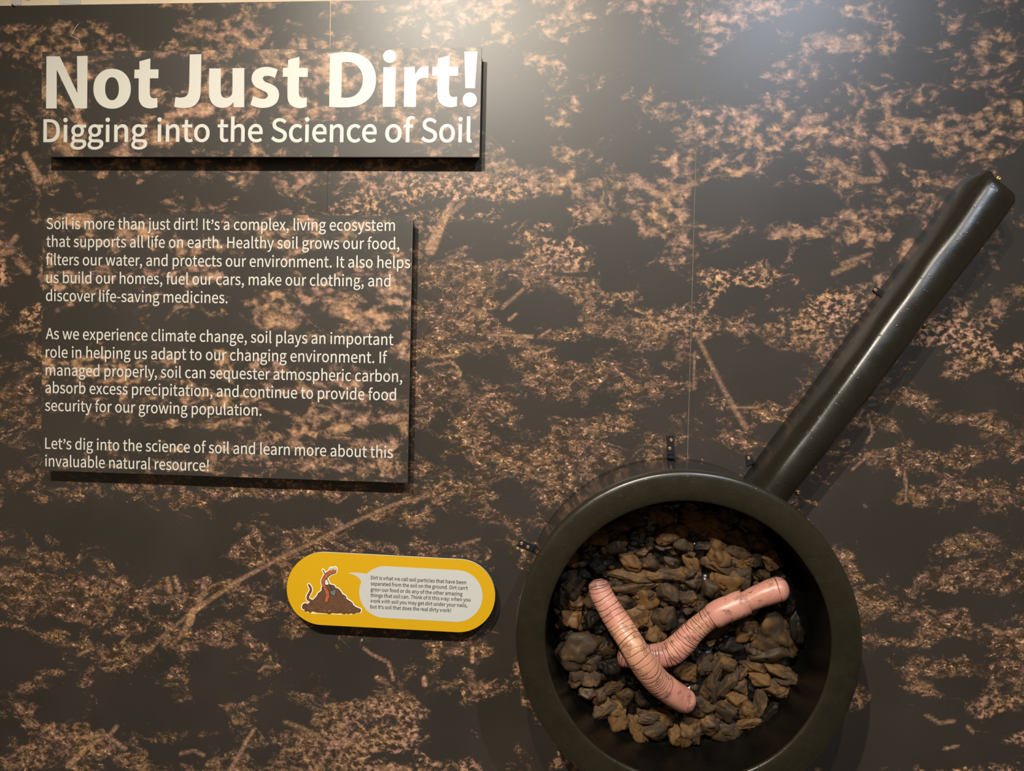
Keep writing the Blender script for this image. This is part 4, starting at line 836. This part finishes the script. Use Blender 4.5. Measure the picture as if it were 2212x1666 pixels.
# handle
EAR = 1.0      # raised corner of the tip, on the left side
def handle_mesh():
    ear_s = EAR
    A = pt(1643, 1097, .10); B = pt(2163, 400, .10)
    U = (B - A); Ltot = U.length; U.normalize(); Vv = Vector((-U.z, 0, U.x))
    ns, nc = 90, 40
    vs, fs = [], []
    for i in range(ns + 1):
        s = i / ns * Ltot; rem = Ltot - s
        w = 0.099 + 0.022 * (s / Ltot)
        hh = 0.140 + 0.006 * math.sin(s * 5)
        tip = 1.0
        if rem < 0.036: tip = max(0.0, 1 - ((0.036 - rem) / 0.036) ** 3.2) ** 0.5
        bulge = mnoise.noise(Vector((s * 4, 1.3, 0))) * 0.003
        for k in range(nc):
            t = 2 * PI * k / nc; c, sn = math.cos(t), math.sin(t)
            # flat back on the wall side, upright flanks, gently crowned front
            u = math.copysign(abs(c) ** 0.40, c)
            if sn >= 0: h = 0.003 + (hh - 0.003) * (sn ** 0.42) * (1 - 0.13 * u * u) * (0.72 + 0.28 * tip)
            else: h = 0.003
            uu = u * w / 2 * (0.60 + 0.40 * tip) * (1.0 - 0.06 * max(0.0, sn))
            n_ = mnoise.noise(Vector((s * 9, c * 1.5, sn * 1.5))) * 0.0022 if sn > 0.05 else 0.0
            ear = 0.026 * max(0.0, 1 - rem / 0.04) * math.exp(-((uu - ear_s * 0.046) / 0.016) ** 2)
            P = A + U * (s + ear) + Vv * (uu + bulge + n_)
            vs.append((P.x, -max(0.002, h + n_), P.z))
    for i in range(ns):
        for k in range(nc):
            k2 = (k + 1) % nc
            fs.append((i * nc + k, i * nc + k2, (i + 1) * nc + k2, (i + 1) * nc + k))
    # rounded end cap
    c0 = len(vs); cc = Vector(vs[(ns) * nc]) * 0
    ring = [Vector(vs[ns * nc + k]) for k in range(nc)]
    cen = sum(ring, Vector()) / nc
    base = ns * nc
    for lev, (f_, adv) in enumerate(((0.80, 0.0045), (0.5, 0.0065), (0.2, 0.006))):
        st = len(vs)
        for k in range(nc):
            p = cen + (ring[k] - cen) * f_ + U * adv
            vs.append(tuple(p))
        for k in range(nc):
            k2 = (k + 1) % nc
            fs.append((base + k, base + k2, st + k2, st + k))
        base = st
    fs.append(tuple(base + k for k in range(nc)))
    o = mesh('handle', vs, fs, M_handle, pan, smooth=True)
    bm = bmesh.new(); bm.from_mesh(o.data); bmesh.ops.recalc_face_normals(bm, faces=bm.faces); bm.to_mesh(o.data); bm.free()
    return o
hd = handle_mesh()
def blob_obj(name, c, r, sc_, mat, parent, amp=0.25, sub=2, seed=0):
    bm = bmesh.new(); bmesh.ops.create_icosphere(bm, subdivisions=sub, radius=1)
    for v in bm.verts:
        k = 1 + amp * mnoise.noise(v.co * 1.4 + Vector((seed, seed * .7, 0)))
        v.co = Vector((v.co.x * sc_[0], v.co.y * sc_[1], v.co.z * sc_[2])) * r * k + Vector(c)
    return bm_obj(name, bm, mat, parent, True)

# mounting brackets
def quad_plate(name, pts, h0, h1, mat, parent):
    P = [pt(x, y, 0) for x, y in pts]
    vs = [(p.x, -h0, p.z) for p in P] + [(p.x, -h1, p.z) for p in P]
    n = len(P)
    me = bpy.data.meshes.new(name); me.from_pydata(vs, [], [tuple(range(n)), tuple(range(2 * n - 1, n - 1, -1))] + [(i, i + n, (i + 1) % n + n, (i + 1) % n) for i in range(n)])
    bm = bmesh.new(); bm.from_mesh(me); bmesh.ops.recalc_face_normals(bm, faces=bm.faces)
    bmesh.ops.bevel(bm, geom=bm.edges[:], offset=0.0005, segments=1, affect='EDGES'); bm.to_mesh(me); bm.free()
    return link(name, me, mat, parent)
def screw(px, py, r, h, mat, parent, label=None):
    """domed screw head with a cross recess"""
    c = pt(px, py, h); bm = bmesh.new(); n = 24
    prof = [(1.0, 0.0), (1.0, .25), (.86, .5), (.55, .66), (.45, .66), (.36, .40), (.20, .40), (.0, .72)]
    rings = []
    for rr_, hh in prof[:-1]:
        rings.append([bm.verts.new((c.x + rr_ * r * math.cos(2 * PI * k / n), c.y - hh * r, c.z + rr_ * r * math.sin(2 * PI * k / n))) for k in range(n)])
    tip = bm.verts.new((c.x, c.y - 0.4 * r, c.z))
    for a1, a2 in zip(rings, rings[1:]):
        for k in range(n): bm.faces.new((a1[k], a1[(k + 1) % n], a2[(k + 1) % n], a2[k]))
    for k in range(n): bm.faces.new((rings[-1][k], rings[-1][(k + 1) % n], tip))
    bm.faces.new(rings[0][::-1]); bmesh.ops.recalc_face_normals(bm, faces=bm.faces)
    o = bm_obj('screw', bm, mat, parent, True)
    if label: tag(o, label)
    return o
def leg_plate(pts, h0, h1, inward):
    """the bent leg of an L bracket running along the pan's side"""
    (x0, y0), (x1, y1) = pts
    p0, p1 = pt(x0, y0, 0), pt(x1, y1, 0); iv = Vector((inward[0], 0, inward[1])).normalized() * 0.003
    vs = [(p.x, -h, p.z) for h in (h0, h1) for p in (p0, p1, p1 + iv, p0 + iv)]
    return mesh('bracket_leg', vs, [(0, 1, 2, 3), (7, 6, 5, 4), (0, 4, 5, 1), (1, 5, 6, 2), (2, 6, 7, 3), (3, 7, 4, 0)], M_steel, None)
def bracket(pts, screws, mat_s=M_bronze, h=0.004, r=0.0052, leg=None):
    b_ = quad_plate('mounting_bracket', pts, 0.0002, h, M_steel, pan)
    for x, y in screws: screw(x, y, r, h - 0.0006, mat_s, b_)
    if leg:
        (x0, y0), (x1, y1), hgt = leg
        p0, p1 = pt(x0, y0, 0), pt(x1, y1, 0)
        out = Vector(((p0.x + p1.x) / 2 - PX, 0, (p0.z + p1.z) / 2 - PZ)).normalized() * 0.003
        p0b, p1b = p0 - out, p1 - out
        vs = [(p.x, -q, p.z) for q in (0.0003, hgt) for p in (p0, p1, p1b, p0b)]
        lo = mesh('bracket_leg', vs, [(0, 1, 2, 3), (7, 6, 5, 4), (0, 4, 5, 1), (1, 5, 6, 2), (2, 6, 7, 3), (3, 7, 4, 0)], M_steel, b_)
        bm = bmesh.new(); bm.from_mesh(lo.data); bmesh.ops.recalc_face_normals(bm, faces=bm.faces); bm.to_mesh(lo.data); bm.free()
    return b_
bracket([(1440, 941), (1455.5, 940.5), (1457, 981), (1440.5, 982)], [(1450, 951), (1446.8, 969)], leg=((1441, 984), (1457, 983.5), 0.045))
bracket([(1124, 1165), (1157, 1178.5), (1151, 1191.5), (1117, 1179)], [(1126.8, 1174), (1140.6, 1182)], leg=((1160.5, 1180), (1154.5, 1193), 0.045))
b3 = bracket([(1610, 984), (1622, 983), (1630, 1000), (1612, 1008)], [(1617.5, 990)])
b4 = bracket([(1890, 617.5), (1901, 625.5), (1893, 636), (1882.5, 627.5)], [(1891, 626.5)])
b5 = bracket([(1990, 705), (1998, 697), (2003, 704), (1994, 711)], [(1997.5, 702.5)], mat_s=M_brass, r=0.0042)
tag(screw(1723.5, 1064, .0062, .0004, M_brass, pan), 'brass screw beside the handle foot')
tag(screw(1720, 1061, .0042, .0002, M_brass, pan), 'small brass washer edge')
tag(screw(2156.5, 385.5, .0062, .104, M_brass, pan), 'brass screw at the handle tip')

# ------------------------------------------------------------------ soil inside the pan
HS = 0.124
soil = empty('soil_filling', (PX, -.11, PZ - RI), 'lumpy dark brown sculpted soil filling the frying pan', 'soil')
def soil_mat(name, seed, dark):
    m, nt, p = nmat(name)
    co = mapping(nt, coords(nt), loc=(seed, seed * 2.3, 0))
    n1 = noise_(nt, co, 26.0, 3.0, 0.6, 0.4)
    n2 = noise_(nt, co, 9.0, 2.0, 0.5)
    oi = nt.nodes.new('ShaderNodeObjectInfo').outputs['Random']
    t = math_(nt, 'ADD', math_(nt, 'MULTIPLY', n1, 0.75), math_(nt, 'MULTIPLY', oi, 0.25))
    if dark:
        col = mixc(nt, smooth_(nt, t, 0.45, 0.65), (0.009, 0.0065, 0.004), (0.060, 0.034, 0.015))
    else:
        col = mixc(nt, smooth_(nt, t, 0.42, 0.62), (0.042, 0.026, 0.014), (0.125, 0.063, 0.022))
    sp = smooth_(nt, noise_(nt, co, 170.0, 0.0, 0.5), 0.78, 0.83)
    pit = nt.nodes.new('ShaderNodeTexVoronoi'); pit.inputs['Scale'].default_value = 130.0; nt.links.new(co, pit.inputs['Vector'])
    sp = math_(nt, 'MULTIPLY', smooth_(nt, pit.outputs['Distance'], 0.16, 0.10), smooth_(nt, noise_(nt, co, 45.0, 1.0, 0.5), 0.50, 0.56))
    nt.links.new(mixc(nt, sp, col, (0.006, 0.005, 0.004)), p.inputs['Base Color'])
    nt.links.new(mixf(nt, smooth_(nt, n2, 0.4, 0.6), 0.55, 0.8), p.inputs['Roughness'])
    p.inputs['Specular IOR Level'].default_value = 0.22
    h = math_(nt, 'SUBTRACT', math_(nt, 'MULTIPLY', noise_(nt, co, 70.0, 4.0, 0.6), 0.6), sp)
    bn = nt.nodes.new('ShaderNodeBump'); bn.inputs['Strength'].default_value = 0.35; bn.inputs['Distance'].default_value = 0.0015
    nt.links.new(h, bn.inputs['Height']); nt.links.new(bn.outputs[0], p.inputs['Normal'])
    return m
M_clod = soil_mat('clod_brown_paint', 1.7, False)
M_clodd = soil_mat('clod_dark_paint', 4.1, True)
M_bed = black_gloss('soil_black_resin', (0.006, 0.005, 0.005), 0.24, bump=0.9)

def soil_bed():
    vs, fs = [], []
    nr, na = 70, 260
    R0 = 0.301
    for i in range(nr + 1):
        r = R0 * i / nr
        for k in range(na):
            t = 2 * PI * k / na
            x, z = r * math.cos(t), r * math.sin(t)
            h = HS + 0.011 * mnoise.fractal(Vector((x * 16, z * 16, .3)), 0.7, 2.1, 4) + 0.006 * abs(mnoise.noise(Vector((x * 45, z * 45, 2))))
            edge = (R0 - r) / 0.02
            if edge < 1: h = 0.1005 + (h - 0.1005) * max(0, edge) ** 0.5
            h = max(h, 0.1003)
            vs.append((PX + x, -h, PZ + z))
    for i in range(nr):
        for k in range(na):
            k2 = (k + 1) % na
            fs.append((i * na + k, i * na + k2, (i + 1) * na + k2, (i + 1) * na + k))
    o = mesh('soil_bed', vs, fs, M_bed, soil, smooth=True)
    bm = bmesh.new(); bm.from_mesh(o.data); bmesh.ops.remove_doubles(bm, verts=bm.verts, dist=1e-5); bmesh.ops.recalc_face_normals(bm, faces=bm.faces); bm.to_mesh(o.data); bm.free()
    tag(o, 'glossy black resin between the clods')
soil_bed()
# clods: pixel centre, pixel half-axes, tilt in degrees, dark flag
CL = [(1372,1122,20,15,0,0),(1332,1136,28,11,-25,0),(1285,1160,25,20,-30,0),(1322,1154,20,9,-20,0),(1324,1182,34,22,-22,0),(1357,1210,22,19,0,0),(1386,1196,17,12,-35,0),(1400,1212,19,17,20,0),
 (1438,1157,22,18,10,0),(1432,1118,24,15,30,0),(1464,1144,17,15,0,0),(1403,1169,10,15,20,0),(1428,1182,17,9,0,1),(1477,1177,22,17,30,0),(1490,1198,14,12,40,0),(1363,1249,42,12,8,0),(1428,1241,34,17,-8,0),
 (1378,1267,48,9,-8,0),(1438,1281,22,25,0,0),(1391,1288,28,19,-8,0),(1487,1240,22,15,-15,0),(1232,1271,28,27,0,1),(1234,1208,16,15,-30,0),(1240,1306,18,15,20,0),(1294,1222,22,13,30,1),(1488,1296,18,15,-20,0),
 (1527,1141,38,28,8,0),(1495,1092,12,9,0,0),(1582,1117,30,20,25,1),(1627,1131,30,16,28,1),(1598,1166,38,18,22,0),(1642,1170,32,22,40,0),(1666,1208,19,24,-30,0),(1549,1189,26,28,0,0),(1588,1190,30,13,18,1),
 (1560,1222,34,19,15,0),(1606,1214,33,17,-5,0),(1500,1220,13,26,-32,0),(1491,1254,26,14,-15,0),(1574,1258,34,24,15,0),(1606,1246,20,23,0,0),(1636,1213,13,14,0,1),(1648,1242,14,13,0,1),(1487,1290,20,18,0,0),(1534,1274,24,18,40,1),(1486,1320,14,9,0,0),
 (1233,1337,27,24,20,0),(1241,1376,30,14,15,1),(1246,1405,44,28,0,0),(1276,1428,24,17,-25,0),(1246,1462,20,17,10,0),(1284,1468,20,19,0,0),(1268,1496,23,16,10,0),(1300,1506,15,18,20,0),(1308,1530,26,17,-15,0),(1334,1536,19,28,8,0),
 (1349,1562,10,18,12,0),(1400,1550,22,15,10,0),(1429,1543,19,15,0,0),(1412,1580,36,22,10,0),(1375,1572,17,30,-25,0),(1459,1585,16,19,0,0),(1488,1583,22,28,10,0),(1396,1500,26,18,20,1),(1415,1366,17,17,0,0),(1440,1339,26,24,0,1),
 (1381,1336,26,26,0,0),(1354,1458,9,9,0,1),(1323,1486,22,11,-20,1),(1277,1330,15,21,10,1),(1480,1452,26,19,-20,0),(1303,1400,20,17,0,1),(1320,1440,22,16,20,1),(1290,1290,22,20,0,1),(1262,1240,16,13,0,1),
 (1667,1368,44,44,0,0),(1614,1355,22,26,-15,0),(1634,1404,24,15,10,0),(1668,1414,36,18,-5,0),(1523,1443,17,19,0,0),(1547,1446,14,28,20,0),(1577,1439,15,18,-35,0),(1537,1484,20,31,0,0),(1570,1480,12,32,28,0),(1602,1453,9,20,20,0),
 (1629,1441,28,11,15,0),(1687,1454,34,16,18,0),(1646,1472,27,14,20,0),(1682,1493,26,18,-10,0),(1600,1486,18,15,-40,0),(1593,1508,20,18,0,0),(1611,1528,18,28,-30,0),(1640,1525,11,25,0,0),(1568,1532,28,24,0,0),(1514,1527,32,18,0,1),
 (1535,1562,20,23,0,0),(1573,1576,32,17,-12,0),(1496,1576,19,27,5,0),(1625,1563,34,13,-15,0),(1533,1388,12,10,0,0),(1579,1398,24,16,20,1),(1719,1358,12,34,0,1),(1668,1535,22,14,-40,1),(1655,1552,22,10,-30,1),(1700,1470,18,14,0,0),
 (1550,1357,24,17,-30,1),(1560,1310,0.1,.1,0,1),(1455,1400,18,14,0,1),(1462,1368,20,14,-30,1),(1345,1300,26,18,20,1),(1390,1312,22,14,-10,0),(1330,1270,20,14,20,1),(1440,1560,14,12,0,1),(1350,1508,22,16,0,1),(1700,1322,16,22,0,1),(1684,1300,22,14,10,1),
 (1215,1240,12,16,0,1),(1212,1300,12,22,0,1),(1214,1345,11,22,0,1),(1410,1100,22,10,-8,0),(1540,1106,24,10,5,1),(1455,1218,18,9,20,1),(1520,1180,14,12,0,1),(1512,1310,15,20,30,1)]
def clod(i, px, py, rx, ry, rot, dark):
    rg = random.Random(100 + i)
    c = pt(px, py, HS + 0.012); k = (D - HS - .012) / F
    rx, ry = rx * k * 1.24, ry * k * 1.24
    rh = min(0.028, 0.010 + 0.45 * min(rx, ry))
    bm = bmesh.new(); bmesh.ops.create_icosphere(bm, subdivisions=4, radius=1)
    planes = []
    for q in range(12):
        n = Vector((rg.gauss(0, 1), rg.gauss(0, 1) - 0.25, rg.gauss(0, 1))).normalized(); planes.append((n, rg.uniform(0.55, 0.95)))
    off = Vector((rg.uniform(0, 50), rg.uniform(0, 50), rg.uniform(0, 50)))
    ct, st = math.cos(math.radians(-rot)), math.sin(math.radians(-rot))
    for v in bm.verts:
        u = v.co.normalized(); s = 0.0
        for n, d in planes:                      # soft intersection of half-spaces gives facets with worn edges
            q = n.dot(u) / d
            if q > 0: s += q ** 60
        r = s ** (-1 / 60) if s > 0 else 1.0
        r = min(r, 1.25)
        r *= 1 + 0.18 * mnoise.noise(u * 1.2 + off) + 0.03 * mnoise.noise(u * 4 + off)
        r -= 0.22 * max(0.0, 0.10 - abs(mnoise.noise(u * 1.1 + off * 1.7))) / 0.10    # a crease
        x, y, z = u.x * r * rx, u.y * r * rh, u.z * r * ry
        v.co = (c.x + x * ct - z * st, c.y + y, c.z + x * st + z * ct)
    o = bm_obj('soil_clod', bm, M_clodd if dark else M_clod, soil, True)
    return o
i = 0
for c_ in CL:
    if c_[2] < 1: continue
    clod(i, *c_); i += 1
# small crumbs pressed into the resin
rg = random.Random(11)
bmc = bmesh.new()
for q in range(420):
    r = 0.293 * math.sqrt(rg.random()); t = rg.uniform(0, 2 * PI)
    s = rg.uniform(0.004, 0.011)
    bt = bmesh.new(); bmesh.ops.create_icosphere(bt, subdivisions=1, radius=1)
    for v in bt.verts:
        v.co *= 1 + 0.35 * mnoise.noise(v.co * 1.7 + Vector((q, 0, 0)))
        v.co = Vector((v.co.x * s * rg.uniform(.9, 1.1) * 1.3, v.co.y * s * 0.8, v.co.z * s)) + Vector((PX + r * math.cos(t), -HS - 0.006, PZ + r * math.sin(t)))
    tm = bpy.data.meshes.new('t'); bt.to_mesh(tm); bt.free(); bmc.from_mesh(tm); bpy.data.meshes.remove(tm)
o = bm_obj('soil_crumbs', bmc, M_clodd, soil, True); tag(o, kind='stuff')

# ------------------------------------------------------------------ worms
def worm_mat(name, seed):
    m, nt, p = nmat(name)
    co = mapping(nt, coords(nt), loc=(seed, seed, seed))
    ln, vio, scr, ochre = attr(nt, 'line'), attr(nt, 'violet'), attr(nt, 'scribble'), attr(nt, 'ochre')
    base = mixc(nt, smooth_(nt, noise_(nt, co, 22.0, 3.0, 0.55), 0.35, 0.68), (0.50, 0.210, 0.155), (0.56, 0.270, 0.190))
    base = mixc(nt, ochre, base, (0.58, 0.32, 0.165))
    base = mixc(nt, vio, base, (0.33, 0.17, 0.175))
    gap = smooth_(nt, noise_(nt, co, 30.0, 1.0, 0.5), 0.30, 0.42)
    lv = math_(nt, 'MULTIPLY', smooth_(nt, ln, 0.32, 0.62), gap)
    sn = math_(nt, 'ABSOLUTE', math_(nt, 'SUBTRACT', noise_(nt, co, 210.0, 3.0, 0.7, 1.2), 0.5))
    patch = math_(nt, 'ADD', smooth_(nt, noise_(nt, co, 38.0, 2.0, 0.5), 0.53, 0.62), scr, clamp=True)
    sv = math_(nt, 'MULTIPLY', smooth_(nt, sn, 0.07, 0.02), patch)
    dk = math_(nt, 'MAXIMUM', lv, math_(nt, 'MULTIPLY', sv, 0.8))
    nt.links.new(mixc(nt, dk, base, (0.045, 0.016, 0.012)), p.inputs['Base Color'])
    p.inputs['Roughness'].default_value = 0.36; p.inputs['Specular IOR Level'].default_value = 0.4
    bn = nt.nodes.new('ShaderNodeBump'); bn.inputs['Strength'].default_value = 0.4; bn.inputs['Distance'].default_value = 0.001
    nt.links.new(noise_(nt, co, 60.0, 3.0, 0.6), bn.inputs['Height']); nt.links.new(bn.outputs[0], p.inputs['Normal'])
    return m
def cr1(P, t):
    i = min(int(t), len(P) - 2); f = t - i
    p0, p1, p2, p3 = P[max(i - 1, 0)], P[i], P[i + 1], P[min(i + 2, len(P) - 1)]
    return [0.5 * (2 * p1[j] + (p2[j] - p0[j]) * f + (2 * p0[j] - 5 * p1[j] + 4 * p2[j] - p3[j]) * f * f + (3 * p1[j] - p0[j] - 3 * p2[j] + p3[j]) * f**3) for j in range(len(p1))]
def worm(name, ctrl, rings, mat, parent, round0=True, round1=True, viol=None, scrib=None, och=None, seed=0, nseg=420, steps=(), tri=1.0):
    """ctrl: (px, py, height of the axis, diameter in px); rings: list of (start, end, spacing) in px of arc length"""
    samp = [cr1(ctrl, (len(ctrl) - 1) * k / 2000) for k in range(2001)]
    arc = [0.0]
    for q0, q1 in zip(samp, samp[1:]): arc.append(arc[-1] + math.hypot(q1[0] - q0[0], q1[1] - q0[1]))
    L = arc[-1]
    rg = random.Random(seed); ringpos = []
    for s0, s1, sp in rings:
        s = s0
        while s < s1:
            ringpos.append((s, rg.uniform(-.12, .12), rg.uniform(0, 6), rg.uniform(.6, 1.15))); s += sp * rg.uniform(.75, 1.25)
    na = 48; cos_, vio, lin, scr, ocv = [], [], [], [], []
    pts = []
    for k in range(nseg + 1):
        s = L * k / nseg
        q = samp[int(np.searchsorted(arc, s).clip(0, 2000))]
        pts.append((s, pt(q[0], q[1], q[2]), q[3] / F * (D - q[2]) / 2))
    for k, (s, c, r) in enumerate(pts):
        T = (pts[min(k + 2, nseg)][1] - pts[max(k - 2, 0)][1]).normalized()
        Nn = Vector((0, -1, 0)); Nn = (Nn - T * Nn.dot(T)).normalized(); Bn = T.cross(Nn)
        px_r = r * F / (D - .2)
        if round0 and s < px_r * tri: r *= math.sqrt(max(1e-4, 1 - (1 - s / (px_r * tri)) ** 2.6))
        if round1 and L - s < px_r * tri: r *= math.sqrt(max(1e-4, 1 - (1 - (L - s) / (px_r * tri)) ** 2.6))
        for s_, dr, wd in steps:
            r *= 1 + dr * (1 / (1 + math.exp(-max(-30, min(30, (s - s_) / wd)))))
        for j in range(na):
            t = 2 * PI * j / na
            d_ = Nn * math.cos(t) + Bn * math.sin(t)
            l_ = 0.0
            for sp_, sl, ph, wd in ringpos:
                if abs(s - sp_) > 8: continue
                q = sp_ + sl * 12 * math.sin(t) + 1.4 * math.sin(2 * t + ph)
                l_ = max(l_, 1 - abs(s - q) / (1.25 * wd))
            l_ = max(0, l_)
            rr_ = r * (1 + 0.035 * mnoise.noise(Vector((s * .03, math.cos(t), math.sin(t))) + Vector((seed, 0, 0)))) - 0.0011 * l_
            cos_.append(c + d_ * rr_); lin.append(l_)
            vio.append(viol(s, L, t) if viol else 0); scr.append(scrib(s, L, t) if scrib else 0); ocv.append(och(s, L, t) if och else 0)
    fs = []
    for k in range(nseg):
        for j in range(na):
            j2 = (j + 1) % na
            fs.append((k * na + j, k * na + j2, (k + 1) * na + j2, (k + 1) * na + j))
    fs.append(tuple(range(na))); fs.append(tuple(nseg * na + j for j in range(na))[::-1])
    o = mesh(name, cos_, fs, mat, parent, smooth=True)
    for nm, arr in (('line', lin), ('violet', vio), ('scribble', scr), ('ochre', ocv)):
        at = o.data.attributes.new(nm, 'FLOAT', 'POINT'); at.data.foreach_set('value', np.array(arr, dtype=np.float32))
    bm = bmesh.new(); bm.from_mesh(o.data); bmesh.ops.recalc_face_normals(bm, faces=bm.faces); bm.to_mesh(o.data); bm.free()
    return o
M_worm = worm_mat('worm_pink_paint', 2.2); M_worm2 = worm_mat('worm_rose_paint', 6.9)
def clampf(x): return max(0.0, min(1.0, x))
w1 = worm('earthworm', [(1290,1251,.180,41),(1299,1283,.188,49),(1320,1321,.198,53),(1343,1357,.212,55),(1365,1392,.234,56),(1380,1419,.241,57),(1399,1447,.234,58),(1420,1472,.214,57),(1447,1493,.198,56),(1475,1511,.186,53),(1500,1521,.180,42)],
    [(4,24,5),(28,222,11.5),(224,285,8)], M_worm, None, seed=5, tri=.75,
    viol=lambda s, L, t: 0.55 * clampf(1 - s / 34) + 0.75 * clampf((s - L + 10) / 9),
    scrib=lambda s, L, t: clampf(1.2 - s / 26) + 0.5 * clampf(1 - abs(s - L + 45) / 22),
    och=lambda s, L, t: 0.55 * clampf(1 - abs(s - 165) / 95))
tag(w1, 'pink ringed worm lying on top, from upper left down to lower right', 'worm')
w2 = empty('earthworm', pt(1336, 1440, .15), 'pink ringed worm with a smooth collar, passing under the other worm', 'worm')
wb2 = worm('body', [(1333,1421,.176,39),(1360,1421,.176,42),(1385,1419,.176,46),(1411,1417,.178,50),(1445,1412,.182,54),(1473,1391,.186,54),(1494,1368,.188,49),(1520,1345,.190,46),(1545,1329,.190,45),(1579,1313,.190,45)],
    [(3,40,4.5),(68,92,4.2),(104,116,8),(118,232,7.5)], M_worm2, w2, seed=9, tri=.6,
    viol=lambda s, L, t: 0.6 * clampf(1 - abs(s - 60) / 55), scrib=lambda s, L, t: clampf(1 - s / 14) + 0.75 * clampf(1 - abs(s - 215) / 30) + .5 * clampf(1 - abs(s - 95) / 30), och=lambda s, L, t: 0.4 * clampf(1 - abs(s - 205) / 25), round1=False)
worm('head', [(1590,1311,.192,43),(1607,1303,.192,43),(1622,1296,.193,45),(1643,1287,.194,49),(1665,1279,.194,52),(1684,1273,.194,53),(1704,1270,.194,49)],
    [(96,100,9)], M_worm2, w2, seed=12, tri=.95, nseg=200, round0=False,
    viol=lambda s, L, t: 0.55 * clampf((s - L + 22) / 20), scrib=lambda s, L, t: 0.85 * clampf(1 - abs(s - 20) / 16) + .25, och=lambda s, L, t: 0.0)
cl = worm('collar', [(1536,1335,.192,50),(1545,1329.5,.193,54),(1560,1321,.194,55),(1579,1313,.195,55),(1595,1307,.195,55),(1608,1302,.194,53),(1612,1300,.194,50)],
    [], M_worm2, w2, seed=14, tri=.12, nseg=160,
    scrib=lambda s, L, t: 0.6 * clampf(1 - abs(s - L + 8) / 8), viol=lambda s, L, t: .12)
tag(cl, 'smooth glossy pink collar')
